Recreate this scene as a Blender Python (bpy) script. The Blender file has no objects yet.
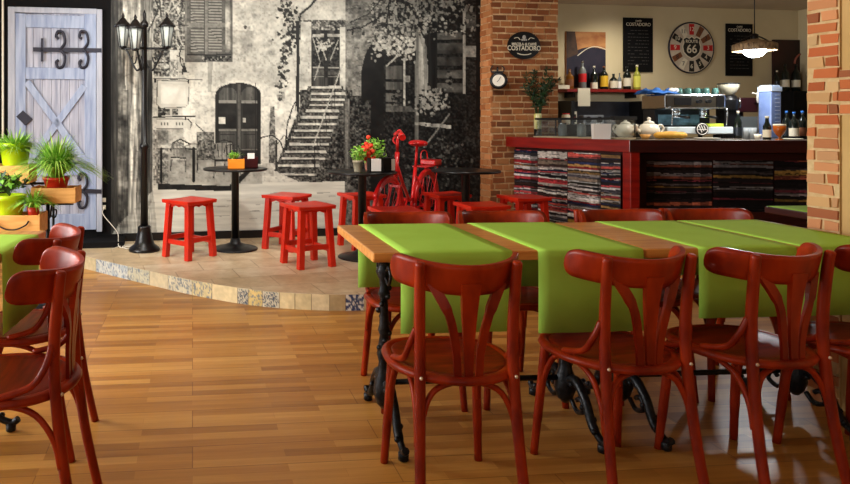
import bpy, bmesh, math, random
import numpy as np
from mathutils import Vector, Matrix

PI = math.pi
random.seed(7)
C = bpy.context.scene.collection
H = 1.25            # eye height
F = 670.0           # focal length in pixels of an 850 px wide frame
CX, CY = 257.0, 122.0
TN = 0.156          # the room's long direction recedes to the right
A = math.atan(TN)
RC = 2.67           # ceiling height
PZ = 0.108          # platform height

# ------------------------------------------------------------------ camera
cam = bpy.data.cameras.new('camera')
camo = bpy.data.objects.new('camera', cam); C.objects.link(camo)
camo.location = (0, 0, H); camo.rotation_euler = (PI/2, 0, 0)
cam.sensor_width = 36; cam.lens = F/850*36
cam.shift_x = (425-CX)/850; cam.shift_y = -(242-CY)/850
cam.clip_start = 0.05
bpy.context.scene.camera = camo

# ------------------------------------------------------------------ materials
def lin(c):
    return tuple(((x/255)/12.92 if x/255 <= .04045 else (((x/255)+.055)/1.055)**2.4) for x in c)
MATS = {}
def mat(name, c1, c2=None, scale=(8, 8, 8), rough=.5, metal=0., bump=0., spec=.5, coat=0., detail=4, ramp=(.35, .65), trans=0., emit=None, estr=0., alpha=1., bscale=None, ior=1.45):
    m = bpy.data.materials.new(name); m.use_nodes = True
    nt = m.node_tree; n = nt.nodes; l = nt.links
    b = n['Principled BSDF']
    b.inputs['Base Color'].default_value = (*lin(c1), 1)
    b.inputs['Roughness'].default_value = rough; b.inputs['Metallic'].default_value = metal
    b.inputs['Specular IOR Level'].default_value = spec
    b.inputs['Coat Weight'].default_value = coat; b.inputs['Coat Roughness'].default_value = .12
    b.inputs['IOR'].default_value = ior
    b.inputs['Transmission Weight'].default_value = trans
    b.inputs['Alpha'].default_value = alpha
    if emit:
        b.inputs['Emission Color'].default_value = (*lin(emit), 1); b.inputs['Emission Strength'].default_value = estr
    if c2 is not None or bump:
        tc = n.new('ShaderNodeTexCoord'); mp = n.new('ShaderNodeMapping'); l.new(tc.outputs['Object'], mp.inputs['Vector'])
        mp.inputs['Scale'].default_value = scale
        no = n.new('ShaderNodeTexNoise'); no.inputs['Scale'].default_value = 1; no.inputs['Detail'].default_value = detail
        l.new(mp.outputs['Vector'], no.inputs['Vector'])
        if c2 is not None:
            r = n.new('ShaderNodeValToRGB'); r.color_ramp.elements[0].position = ramp[0]; r.color_ramp.elements[1].position = ramp[1]
            r.color_ramp.elements[0].color = (*lin(c1), 1); r.color_ramp.elements[1].color = (*lin(c2), 1)
            l.new(no.outputs['Fac'], r.inputs['Fac']); l.new(r.outputs['Color'], b.inputs['Base Color'])
        if bump:
            bp = n.new('ShaderNodeBump'); bp.inputs['Strength'].default_value = bump; bp.inputs['Distance'].default_value = .01
            l.new(no.outputs['Fac'], bp.inputs['Height']); l.new(bp.outputs['Normal'], b.inputs['Normal'])
    MATS[name] = m
    return m
def vmat(name, rough=.7, spec=.3, attr='Col'):
    m = mat(name, (200, 200, 200), rough=rough, spec=spec)
    n = m.node_tree.nodes; a = n.new('ShaderNodeAttribute'); a.attribute_name = attr
    m.node_tree.links.new(a.outputs['Color'], n['Principled BSDF'].inputs['Base Color'])
    return m
def glassmat(name, tint, gloss=.1):
    m = bpy.data.materials.new(name); m.use_nodes = True
    nt = m.node_tree; n = nt.nodes; n.clear()
    o = n.new('ShaderNodeOutputMaterial'); t = n.new('ShaderNodeBsdfTransparent'); g = n.new('ShaderNodeBsdfGlossy'); x = n.new('ShaderNodeMixShader')
    t.inputs['Color'].default_value = (*tint, 1); g.inputs['Roughness'].default_value = .05
    x.inputs[0].default_value = gloss
    nt.links.new(t.outputs[0], x.inputs[1]); nt.links.new(g.outputs[0], x.inputs[2]); nt.links.new(x.outputs[0], o.inputs[0])
    return m

M = {}
M['chair'] = mat('mahogany', (108, 20, 3), (162, 48, 9), (12, 12, 5), rough=.36, coat=.05, spec=.25)
M['chairseat'] = mat('mahogany_seat', (100, 19, 4), (136, 38, 9), (6, 40, 30), rough=.36, coat=.05, spec=.25)
M['screw'] = mat('screw', (220, 205, 185), rough=.3, metal=.6)
M['stool'] = mat('red_paint', (206, 32, 10), (220, 44, 16), (6, 6, 6), rough=.38, coat=.2)
M['tabletop'] = mat('oak_top', (200, 128, 56), (228, 164, 86), (3, 40, 40), rough=.35, coat=.3)
M['green'] = mat('green_paper', (166, 214, 84), (172, 220, 92), (5, 5, 5), rough=.8, spec=.15)
M['iron'] = mat('black_iron', (18, 18, 20), (38, 40, 44), (60, 60, 60), rough=.35, metal=.5, bump=.3)
M['black'] = mat('black_lacquer', (14, 13, 14), rough=.35)
M['blackmatt'] = mat('black_matt', (12, 11, 12), rough=.8, spec=.2)
M['wallcream'] = mat('cream_plaster', (205, 188, 150), (214, 198, 162), (2, 2, 2), rough=.9, spec=.2)
M['ceiling'] = mat('ceiling_paint', (196, 182, 158), (204, 190, 168), (2, 2, 2), rough=.9, spec=.2)
M['white'] = mat('white_ceramic', (235, 228, 212), rough=.2, coat=.4)
M['paper'] = mat('white_paper', (240, 236, 230), rough=.8)
M['steel'] = mat('polished_steel', (190, 195, 200), rough=.2, metal=1)
M['darksteel'] = mat('dark_steel', (50, 54, 60), rough=.35, metal=.6)
M['barred'] = mat('bar_red_wood', (120, 16, 10), (150, 26, 14), (3, 3, 30), rough=.3, coat=.4)
M['bardark'] = mat('bar_dark_and_shaded_wood', (46, 14, 12), (62, 18, 14), (3, 3, 30), rough=.4)  # dark bar wood; also shade coloured into the right edge and far table
M['worktop'] = mat('stone_worktop', (70, 60, 54), (130, 118, 104), (20, 20, 20), rough=.25)
M['bike'] = mat('bicycle_red', (196, 18, 22), (216, 30, 30), (9, 9, 9), rough=.3, coat=.4)
M['leaf'] = mat('leaf_green', (84, 150, 30), (130, 190, 56), (20, 20, 20), rough=.5)
M['leafl'] = mat('leaf_lime', (150, 200, 70), (190, 226, 110), (20, 20, 20), rough=.5)
M['leafd'] = mat('leaf_dark', (14, 40, 16), (40, 70, 34), (20, 20, 20), rough=.5)
M['lime'] = mat('lime_glaze', (176, 212, 10), (190, 222, 30), (5, 5, 5), rough=.25, coat=.4)
M['potred'] = mat('red_pot', (190, 40, 20), rough=.4)
M['soil'] = mat('soil', (40, 28, 18), (70, 50, 34), (60, 60, 60), rough=.95)
M['crate'] = mat('pine_crate', (214, 150, 74), (236, 180, 104), (4, 30, 40), rough=.6)
M['orange'] = mat('orange_wood', (236, 130, 24), (244, 150, 40), (4, 30, 30), rough=.5)
M['flower'] = mat('flower_red', (228, 50, 24), (240, 80, 40), (30, 30, 30), rough=.6)
M['doorblue'] = mat('blue_grey_wood', (134, 148, 180), (168, 180, 204), (30, 30, 3), rough=.7, bump=.25)
M['doorplank'] = mat('worn_grey_planks', (146, 150, 168), (182, 184, 198), (40, 40, 3), rough=.75, bump=.3)
M['doorpale'] = mat('pale_frame_wood', (160, 166, 182), (182, 186, 198), (30, 30, 3), rough=.7)
M['hinge'] = mat('hinge_iron', (44, 44, 56), rough=.5, metal=.4)
M['mortar'] = mat('mortar', (200, 166, 118), (216, 188, 142), (30, 30, 30), rough=.95, spec=.1)
M['mortard'] = mat('mortar_pillar', (190, 150, 108), (214, 176, 132), (30, 30, 30), rough=.95, spec=.1)
M['plaster'] = mat('ochre_plaster', (196, 160, 104), (208, 172, 116), (3, 3, 3), rough=.9, spec=.1)
M['glass'] = glassmat('clear_glass', (.93, .96, .96), .1)
M['winglass'] = glassmat('window_glass', (.98, .98, .98), .05)
M['lampglass'] = mat('lantern_glass', (180, 186, 180), rough=.3, emit=(235, 240, 225), estr=.08)
M['bulb'] = mat('bulb_glow', (255, 255, 250), emit=(235, 248, 255), estr=14)
M['rattan'] = mat('lamp_shade_metal', (190, 160, 120), (90, 66, 44), (60, 60, 20), rough=.6)
M['blue'] = mat('blue_cloth', (40, 96, 176), (60, 120, 200), (20, 20, 20), rough=.8)
M['bread'] = mat('bread_crust', (190, 136, 40), (214, 168, 70), (12, 12, 12), rough=.7)
M['brick'] = vmat('brick_faces', rough=.9, spec=.15)
M['mural'] = vmat('mural_print', rough=.55, spec=.3)
M['stack'] = vmat('stacked_paper_print', rough=.6, spec=.25)
M['riser'] = vmat('riser_tiles', rough=.5, spec=.3)
M['shelfred'] = mat('shelf_red', (130, 22, 18), rough=.4)
M['grey'] = mat('grey_plastic', (120, 124, 130), rough=.5)
M['dispenser'] = mat('blue_plastic', (104, 124, 172), (122, 142, 188), (10, 10, 10), rough=.25)
M['dispenserl'] = mat('pale_plastic', (188, 204, 228), rough=.3)
M['teal'] = mat('teal_glass', (74, 112, 104), rough=.15)
M['amber'] = mat('amber_beer', (170, 80, 14), rough=.1, emit=None)
M['foam'] = mat('beer_foam', (236, 226, 200), rough=.7)
M['gold'] = mat('yellow_print', (222, 176, 40), rough=.6)
M['redprint'] = mat('red_print', (196, 26, 30), rough=.6)
M['brownprint'] = mat('brown_print', (120, 70, 40), rough=.6)
M['clockface'] = mat('clock_face', (206, 192, 172), (188, 172, 150), (8, 8, 8), rough=.7)
M['cream'] = mat('cream_print', (224, 214, 190), rough=.7)
M['bottlegreen'] = mat('bottle_dark', (20, 26, 22), rough=.12)
M['bottleamber'] = mat('bottle_amber', (120, 74, 24), rough=.12)
M['bottleclear'] = mat('bottle_clear', (120, 124, 122), rough=.1)
M['cupwhite'] = M['white']

# wood floor -------------------------------------------------------
def floor_mat():
    m = bpy.data.materials.new('oak_strip_floor'); m.use_nodes = True
    nt = m.node_tree; n = nt.nodes; l = nt.links; b = n['Principled BSDF']
    tc = n.new('ShaderNodeTexCoord'); mp = n.new('ShaderNodeMapping'); l.new(tc.outputs['Object'], mp.inputs['Vector'])
    mp.inputs['Rotation'].default_value = (0, 0, -math.radians(5.5))
    def brick(w, h, c1, c2, mo, ms, off=.37):
        k = n.new('ShaderNodeTexBrick'); l.new(mp.outputs['Vector'], k.inputs['Vector'])
        k.inputs['Scale'].default_value = 1; k.inputs['Brick Width'].default_value = w; k.inputs['Row Height'].default_value = h
        k.inputs['Color1'].default_value = c1; k.inputs['Color2'].default_value = c2; k.inputs['Mortar'].default_value = mo
        k.inputs['Mortar Size'].default_value = ms; k.offset = off; k.inputs['Mortar Smooth'].default_value = .3
        return k
    k = brick(.55, .054, (0, 0, 0, 1), (1, 1, 1, 1), (.4, .4, .4, 1), .0008)
    no = n.new('ShaderNodeTexNoise'); m2 = n.new('ShaderNodeMapping'); l.new(mp.outputs['Vector'], m2.inputs['Vector'])
    m2.inputs['Scale'].default_value = (2.2, 34, 1); l.new(m2.outputs['Vector'], no.inputs['Vector']); no.inputs['Scale'].default_value = 1; no.inputs['Detail'].default_value = 6; no.inputs['Roughness'].default_value = .65
    mx = n.new('ShaderNodeMix'); mx.data_type = 'RGBA'; mx.inputs[0].default_value = .55
    l.new(k.outputs['Color'], mx.inputs[6]); l.new(no.outputs['Fac'], mx.inputs[7])
    r = n.new('ShaderNodeValToRGB'); e = r.color_ramp.elements
    e[0].position = .15; e[0].color = (*lin((140, 88, 32)), 1); e[1].position = .8; e[1].color = (*lin((208, 154, 78)), 1)
    x = e.new(.48); x.color = (*lin((180, 122, 52)), 1)
    l.new(mx.outputs[2], r.inputs['Fac'])
    seam = brick(1.28, .162, (1, 1, 1, 1), (1, 1, 1, 1), (.45, .35, .25, 1), .0022, .43)
    mu = n.new('ShaderNodeMix'); mu.data_type = 'RGBA'; mu.blend_type = 'MULTIPLY'; mu.inputs[0].default_value = .8
    l.new(r.outputs['Color'], mu.inputs[6]); l.new(seam.outputs['Color'], mu.inputs[7]); l.new(mu.outputs[2], b.inputs['Base Color'])
    b.inputs['Roughness'].default_value = .33; b.inputs['Specular IOR Level'].default_value = .45
    bp = n.new('ShaderNodeBump'); bp.inputs['Strength'].default_value = .08; l.new(no.outputs['Fac'], bp.inputs['Height']); l.new(bp.outputs['Normal'], b.inputs['Normal'])
    return m
def stone_mat():
    m = bpy.data.materials.new('platform_stone'); m.use_nodes = True
    nt = m.node_tree; n = nt.nodes; l = nt.links; b = n['Principled BSDF']
    tc = n.new('ShaderNodeTexCoord'); mp = n.new('ShaderNodeMapping'); l.new(tc.outputs['Object'], mp.inputs['Vector'])
    mp.inputs['Rotation'].default_value = (0, 0, -.25)
    k = n.new('ShaderNodeTexBrick'); l.new(mp.outputs['Vector'], k.inputs['Vector'])
    k.inputs['Scale'].default_value = 1; k.inputs['Brick Width'].default_value = .44; k.inputs['Row Height'].default_value = .3
    k.inputs['Color1'].default_value = (.35, .35, .35, 1); k.inputs['Color2'].default_value = (.62, .62, .62, 1); k.inputs['Mortar'].default_value = (.16, .16, .16, 1); k.inputs['Mortar Size'].default_value = .005
    no = n.new('ShaderNodeTexNoise'); l.new(mp.outputs['Vector'], no.inputs['Vector']); no.inputs['Scale'].default_value = 7; no.inputs['Detail'].default_value = 8; no.inputs['Roughness'].default_value = .7
    mx = n.new('ShaderNodeMix'); mx.data_type = 'RGBA'; mx.inputs[0].default_value = .55
    l.new(k.outputs['Color'], mx.inputs[6]); l.new(no.outputs['Fac'], mx.inputs[7])
    r = n.new('ShaderNodeValToRGB'); e = r.color_ramp.elements
    e[0].position = .22; e[0].color = (*lin((150, 126, 94)), 1); e[1].position = .66; e[1].color = (*lin((236, 222, 194)), 1)
    x = e.new(.46); x.color = (*lin((206, 182, 144)), 1)
    l.new(mx.outputs[2], r.inputs['Fac']); l.new(r.outputs['Color'], b.inputs['Base Color'])
    b.inputs['Roughness'].default_value = .4
    return m
M['floor'] = floor_mat(); M['stone'] = stone_mat()

# ------------------------------------------------------------------ geometry helpers
class MB:
    def __init__(s): s.v = []; s.f = []; s.m = []; s.sm = []; s.cur = 0; s.X = None; s.col = []; s.curcol = (1, 1, 1)
    def xf(s, p):
        p = Vector(p)
        return tuple(s.X @ p) if s.X is not None else tuple(p)
    def addf(s, f, smooth=False): s.f.append(f); s.m.append(s.cur); s.sm.append(smooth); s.col.append(s.curcol)
    def poly(s, pts, smooth=False):
        b = len(s.v); s.v += [s.xf(p) for p in pts]; s.addf(tuple(range(b, b+len(pts))), smooth); return s
    def box(s, x0, x1, y0, y1, z0, z1, R=None, c=None, jit=0, rng=None):
        b = len(s.v)
        P = [(x, y, z) for z in (z0, z1) for y in (y0, y1) for x in (x0, x1)]
        if R is not None:
            o = Vector(c if c else ((x0+x1)/2, (y0+y1)/2, (z0+z1)/2)); P = [tuple(o+R@(Vector(p)-o)) for p in P]
        if jit: P = [(p[0]+rng.uniform(-jit, jit), p[1], p[2]+rng.uniform(-jit, jit)) for p in P]
        s.v += [s.xf(p) for p in P]
        for f in ((0, 2, 3, 1), (4, 5, 7, 6), (0, 1, 5, 4), (2, 6, 7, 3), (0, 4, 6, 2), (1, 3, 7, 5)): s.addf(tuple(b+i for i in f))
        return s
    def cbox(s, c, d, R=None):
        return s.box(c[0]-d[0]/2, c[0]+d[0]/2, c[1]-d[1]/2, c[1]+d[1]/2, c[2]-d[2]/2, c[2]+d[2]/2, R)
    def prism(s, pts, z0, z1, smooth=False):
        b = len(s.v); n = len(pts)
        s.v += [s.xf((p[0], p[1], z0)) for p in pts] + [s.xf((p[0], p[1], z1)) for p in pts]
        s.addf(tuple(range(b+n-1, b-1, -1))); s.addf(tuple(range(b+n, b+2*n)))
        for i in range(n): j = (i+1) % n; s.addf((b+i, b+j, b+n+j, b+n+i), smooth)
        return s
    def lathe(s, prof, c=(0, 0, 0), n=16, cap=True, R=None):
        b = len(s.v); c = Vector(c)
        for r, z in prof:
            for i in range(n):
                a = 2*PI*i/n; p = Vector((r*math.cos(a), r*math.sin(a), z))
                if R is not None: p = R@p
                s.v.append(s.xf(c+p))
        for k in range(len(prof)-1):
            for i in range(n):
                j = (i+1) % n; s.addf((b+k*n+i, b+k*n+j, b+(k+1)*n+j, b+(k+1)*n+i), True)
        if cap:
            s.addf(tuple(b+i for i in range(n-1, -1, -1))); s.addf(tuple(b+(len(prof)-1)*n+i for i in range(n)))
        return s
    def tube(s, pts, r, n=8, closed=False, sq=None, up=None, cap=True):
        # sweep; r a number or a list; sq=(a,b) gives a flat rectangle-like section a wide, b thick
        P = [Vector(p) for p in pts]; N = len(P); b = len(s.v)
        if not isinstance(r, (list, tuple)): r = [r]*N
        T = []
        for i in range(N):
            if closed: t = P[(i+1) % N]-P[i-1]
            else: t = P[min(i+1, N-1)]-P[max(i-1, 0)]
            T.append(t.normalized())
        u = Vector(up) if up is not None else (Vector((0, 0, 1)) if abs(T[0].z) < .9 else Vector((1, 0, 0)))
        u = (u-T[0]*u.dot(T[0])).normalized()
        for i in range(N):
            if up is not None: u = Vector(up)
            u = (u-T[i]*u.dot(T[i]))
            u = u.normalized() if u.length > 1e-6 else Vector((1, 0, 0))
            w = T[i].cross(u)
            for k in range(n):
                a = 2*PI*k/n+(PI/4 if n == 4 else 0)
                if sq:
                    ca, sa = math.cos(a), math.sin(a)
                    if n == 4: ca, sa = ca*1.4142, sa*1.4142
                    q = P[i]+w*ca*sq[0]*r[i]+u*sa*sq[1]*r[i]
                else: q = P[i]+w*math.cos(a)*r[i]+u*math.sin(a)*r[i]
                s.v.append(s.xf(q))
        M_ = N if closed else N-1
        for i in range(M_):
            j = (i+1) % N
            for k in range(n): k2 = (k+1) % n; s.addf((b+i*n+k, b+i*n+k2, b+j*n+k2, b+j*n+k), n > 4)
        if cap and not closed:
            s.addf(tuple(b+k for k in range(n-1, -1, -1))); s.addf(tuple(b+(N-1)*n+k for k in range(n)))
        return s
    def ball(s, c, r, n=10, m=6, sc=(1, 1, 1)):
        prof = [(max(1e-4, math.sin(PI*k/m)), -math.cos(PI*k/m)) for k in range(m+1)]
        b = len(s.v)
        for q, z in prof:
            for i in range(n):
                a = 2*PI*i/n; s.v.append(s.xf((c[0]+r*sc[0]*q*math.cos(a), c[1]+r*sc[1]*q*math.sin(a), c[2]+r*sc[2]*z)))
        for k in range(m):
            for i in range(n): j = (i+1) % n; s.addf((b+k*n+i, b+k*n+j, b+(k+1)*n+j, b+(k+1)*n+i), True)
        return s
    def build(s, name, mats, parent=None, bevel=0, solid=0, loc=None, colattr=False):
        me = bpy.data.meshes.new(name); me.from_pydata(s.v, [], s.f); me.update()
        if not isinstance(mats, (list, tuple)): mats = [mats]
        for m in mats: me.materials.append(m)
        me.polygons.foreach_set('material_index', s.m); me.polygons.foreach_set('use_smooth', s.sm)
        if colattr:
            ca = me.color_attributes.new('Col', 'FLOAT_COLOR', 'CORNER')
            buf = []
            for i, f in enumerate(s.f): buf += [*s.col[i], 1.0]*len(f)
            ca.data.foreach_set('color', buf)
        bm = bmesh.new(); bm.from_mesh(me); bmesh.ops.recalc_face_normals(bm, faces=bm.faces); bm.to_mesh(me); bm.free()
        o = bpy.data.objects.new(name, me); C.objects.link(o)
        if parent: o.parent = parent
        if loc: o.location = loc
        if bevel:
            b = o.modifiers.new('bevel', 'BEVEL'); b.width = bevel; b.segments = 2; b.limit_method = 'ANGLE'
        if solid:
            b = o.modifiers.new('solidify', 'SOLIDIFY'); b.thickness = solid; b.offset = 0
        return o

def crv(pts, n=8, closed=False):
    # Catmull-Rom through points (2-D or 3-D)
    P = [Vector(p) for p in pts]; N = len(P); out = []
    for i in range(N if closed else N-1):
        if closed: a, b, c, d = P[i-1], P[i], P[(i+1) % N], P[(i+2) % N]
        else: a, b, c, d = P[max(i-1, 0)], P[i], P[i+1], P[min(i+2, N-1)]
        for k in range(n):
            t = k/n
            out.append(.5*((2*b)+(c-a)*t+(2*a-5*b+4*c-d)*t*t+(3*b-a-3*c+d)*t**3))
    if not closed: out.append(P[-1])
    return out
def thing(name, label, cat, loc=(0, 0, 0), rz=0, group=None):
    o = bpy.data.objects.new(name, None); C.objects.link(o); o.empty_display_size = .1
    o.location = loc; o.rotation_euler = (0, 0, rz); o['label'] = label; o['category'] = cat
    if group: o['group'] = group
    return o
def tag(o, label, cat, group=None):
    o['label'] = label; o['category'] = cat
    if group: o['group'] = group
    return o
def struct(o): o['kind'] = 'structure'; return o
def dup(root, loc, rz, label, group=None):
    r = root.copy(); C.objects.link(r); r.location = loc; r.rotation_euler = (0, 0, rz); r['label'] = label
    if group: r['group'] = group
    for ch in list(root.children):
        c = ch.copy(); C.objects.link(c); c.parent = r
        for g in ch.children:
            d = g.copy(); C.objects.link(d); d.parent = c
    return r
def text(s, size, m, parent, loc, rot=(PI/2, 0, 0), name='lettering', sx=1., extrude=.0008, align='CENTER', shear=0, bold=.0):
    cu = bpy.data.curves.new(name, 'FONT'); cu.body = s; cu.size = size; cu.extrude = extrude; cu.align_x = align; cu.align_y = 'CENTER'; cu.shear = shear; cu.offset = bold
    t = bpy.data.objects.new('tmp', cu); C.objects.link(t)
    bpy.context.view_layer.update()
    me = bpy.data.meshes.new_from_object(t.evaluated_get(bpy.context.evaluated_depsgraph_get()))
    bpy.data.objects.remove(t)
    me.materials.clear(); me.materials.append(m)
    o = bpy.data.objects.new(name, me); C.objects.link(o); o.parent = parent; o.location = loc; o.rotation_euler = rot; o.scale = (sx, 1, 1)
    return o

CM, CB = 6.635, 7.468         # mural wall plane and bar back wall plane:  Y = CM + TN*X
UX, UY = math.cos(A), math.sin(A)
def onwall(x, y, Cw, off=0):
    c = Cw-off/UX; k = (x-CX)/F; D = c/(1-TN*k); return Vector((k*D, D, H+(CY-y)/F*D))
def at(x, y, D): return Vector(((x-CX)/F*D, D, H+(CY-y)/F*D))
def wl(t, Cw, off=0):         # wall frame -> world xy ; t metres along the wall from X=0
    return (t*UX+off*UY, Cw+t*UY-off*UX)

# ------------------------------------------------------------------ numpy painting
class Canvas:
    def __init__(s, x0, x1, y0, y1, sc, rgb=(1, 1, 1)):
        s.x0, s.y0, s.sc = x0, y0, sc; s.w = int((x1-x0)*sc); s.h = int((y1-y0)*sc)
        s.a = np.ones((s.h, s.w, 3))*np.array(rgb); s.rng = np.random.RandomState(5)
        s.YY, s.XX = np.mgrid[0:s.h, 0:s.w]; s.XX = s.XX/sc+x0; s.YY = s.YY/sc+y0
    def noise(s, cx, cy, oct=1):
        tot = np.zeros((s.h, s.w)); amp = 1; tw = 0
        for o in range(oct):
            gx = max(2, int(s.w/s.sc/cx)+3); gy = max(2, int(s.h/s.sc/cy)+3)
            g = s.rng.rand(gy, gx)
            u = (s.XX-s.x0)/cx; v = (s.YY-s.y0)/cy
            u = np.clip(u, 0, gx-1.001); v = np.clip(v, 0, gy-1.001)
            i = u.astype(int); j = v.astype(int); fu = u-i; fv = v-j; fu = fu*fu*(3-2*fu); fv = fv*fv*(3-2*fv)
            tot += amp*((g[j, i]*(1-fu)+g[j, i+1]*fu)*(1-fv)+(g[j+1, i]*(1-fu)+g[j+1, i+1]*fu)*fv)
            tw += amp; amp *= .6; cx /= 2; cy /= 2
        return tot/tw
    def mpoly(s, pts):
        m = np.zeros((s.h, s.w), bool); n = len(pts)
        for i in range(n):
            x1, y1 = pts[i]; x2, y2 = pts[(i+1) % n]
            if y1 == y2: continue
            c = ((s.YY >= min(y1, y2)) & (s.YY < max(y1, y2)) & (s.XX < (x2-x1)*(s.YY-y1)/(y2-y1)+x1)); m ^= c
        return m
    def mline(s, pts, w):
        m = np.zeros((s.h, s.w), bool)
        for (x1, y1), (x2, y2) in zip(pts[:-1], pts[1:]):
            dx, dy = x2-x1, y2-y1; L = dx*dx+dy*dy+1e-9
            t = np.clip(((s.XX-x1)*dx+(s.YY-y1)*dy)/L, 0, 1)
            m |= (s.XX-x1-t*dx)**2+(s.YY-y1-t*dy)**2 < (w/2)**2
        return m
    def mell(s, cx, cy, rx, ry): return ((s.XX-cx)/rx)**2+((s.YY-cy)/ry)**2 < 1
    def fill(s, m, v, al=1.):
        v = np.asarray(v, float)
        if v.ndim == 0: v = np.array([v, v, v])
        if v.ndim == 2: v = v[..., None]*np.ones(3); v = v[m]
        s.a[m] = s.a[m]*(1-al)+v*al
    def rect(s, x0, y0, x1, y1): return (s.XX >= x0) & (s.XX < x1) & (s.YY >= y0) & (s.YY < y1)
    def sample(s, x, y):
        i = np.clip(((x-s.x0)*s.sc).astype(int), 0, s.w-1); j = np.clip(((y-s.y0)*s.sc).astype(int), 0, s.h-1)
        return s.a[j, i]
def to_lin(a):
    a = np.clip(a, 0, 1); return np.where(a <= .04045, a/12.92, ((a+.055)/1.055)**2.4)
def grid_obj(name, P, col, m, parent=None):
    # P (r,c,3) points, col (r,c,3) linear colours on the points
    r, c = P.shape[:2]
    idx = np.arange(r*c).reshape(r, c)
    q = np.stack([idx[:-1, :-1], idx[1:, :-1], idx[1:, 1:], idx[:-1, 1:]], -1).reshape(-1, 4)
    me = bpy.data.meshes.new(name); me.vertices.add(r*c); me.vertices.foreach_set('co', P.reshape(-1))
    me.loops.add(q.size); me.loops.foreach_set('vertex_index', q.reshape(-1).astype(np.int32))
    me.polygons.add(len(q)); me.polygons.foreach_set('loop_start', np.arange(0, q.size, 4, dtype=np.int32))
    me.update(calc_edges=True); me.validate()
    ca = me.color_attributes.new('Col', 'FLOAT_COLOR', 'POINT')
    ca.data.foreach_set('color', np.concatenate([col.reshape(-1, 3), np.ones((r*c, 1))], 1).reshape(-1).astype(np.float32))
    me.materials.append(m)
    o = bpy.data.objects.new(name, me); C.objects.link(o)
    if parent: o.parent = parent
    return o
# ================================================================== SETTING
MWALL = Matrix.Translation((0, CM, 0)) @ Matrix.Rotation(A, 4, 'Z')     # local x along the mural wall, -y into the room
BWALL = Matrix.Translation((0, CB, 0)) @ Matrix.Rotation(A, 4, 'Z')
def frame(mb, X): mb.X = X; return mb
b = MB(); b.poly([(-3.6, -3, 0), (7.2, -3, 0), (7.2, 9.2, 0), (-3.6, 9.2, 0)]); struct(b.build('floor', M['floor']))
b = MB(); b.box(-3.6, 7.2, -3, 9.2, RC, RC+.1); struct(b.build('ceiling', M['ceiling']))
b = frame(MB(), MWALL); b.box(-3.6, 3.0, 0, .15, 0, RC); struct(b.build('wall_mural', M['blackmatt']))
b = frame(MB(), BWALL); b.box(2.9, 7.3, 0, .15, 0, RC); struct(b.build('wall_back', M['wallcream']))
b = MB(); b.box(6.9, 7.1, -3, 8.7, 0, RC); struct(b.build('wall_right_far', M['wallcream']))
b = MB(); b.box(-3.4, 7.0, -2.9, -2.75, 0, .5); b.box(-3.4, 7, -2.9, -2.75, 2.4, RC); b.box(-3.4, -1.6, -2.9, -2.75, .5, 2.4); b.box(1.6, 7, -2.9, -2.75, .5, 2.4)
struct(b.build('wall_rear', M['wallcream']))
b = MB(); b.box(-3.55, -3.4, -2.9, 6.2, 0, .55); b.box(-3.55, -3.4, -2.9, 6.2, 2.45, RC)
for y0, y1 in ((-2.9, -1.9), (.9, 1.5), (4.4, 6.2)): b.box(-3.55, -3.4, y0, y1, .55, 2.45)
struct(b.build('wall_left', M['wallcream']))
def window(i, y0, y1, axis, c):
    b = MB(); g = MB()
    def bx(mb, a0, a1, z0, z1, t=.03):
        if axis == 'x': mb.box(c-t, c+t, a0, a1, z0, z1)
        else: mb.box(a0, a1, c-t, c+t, z0, z1)
    z0, z1 = (.55, 2.45) if axis == 'x' else (.5, 2.4)
    bx(b, y0, y1, z0, z0+.06); bx(b, y0, y1, z1-.06, z1)
    for q in (y0, (y0+y1)/2-.03, y1-.06): bx(b, q, q+.06, z0+.06, z1-.06)
    o = struct(b.build('window_%d' % i, M['black'])); bx(g, y0+.03, y1-.03, z0+.03, z1-.03, .004); g.build('pane', M['winglass'], o)
window(1, -1.9, .9, 'x', -3.47); window(2, 1.5, 4.4, 'x', -3.47); window(3, -1.6, 1.6, 'y', -2.82)  # the rear window is unseen, added to let frontal fill in

# platform ------------------------------------------------------------
edge = [(-2.4, 6.22), (-1.95, 6.02), (-1.515, 5.74), (-1.043, 5.33), (-.517, 4.88), (-.152, 4.63), (.141, 4.50), (.464, 4.44), (.74, 4.45), (1.15, 4.52), (1.7, 4.72), (2.3, 5.05), (2.86, 5.55)]
ec = [(p.x, p.y) for p in crv([(x, y, 0) for x, y in edge], 6)]
wq = [wl(3.0, CM, -.01), wl(-2.5, CM, -.01)]
b = MB(); b.prism(ec+[(2.75, 6.3), (2.55, 6.74)]+[wl(2.34, CM, .2), wl(2.34, CM, .002), wl(-2.42, CM, .002)], 0, PZ); platform = struct(b.build('floor_platform', M['stone']))
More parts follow.
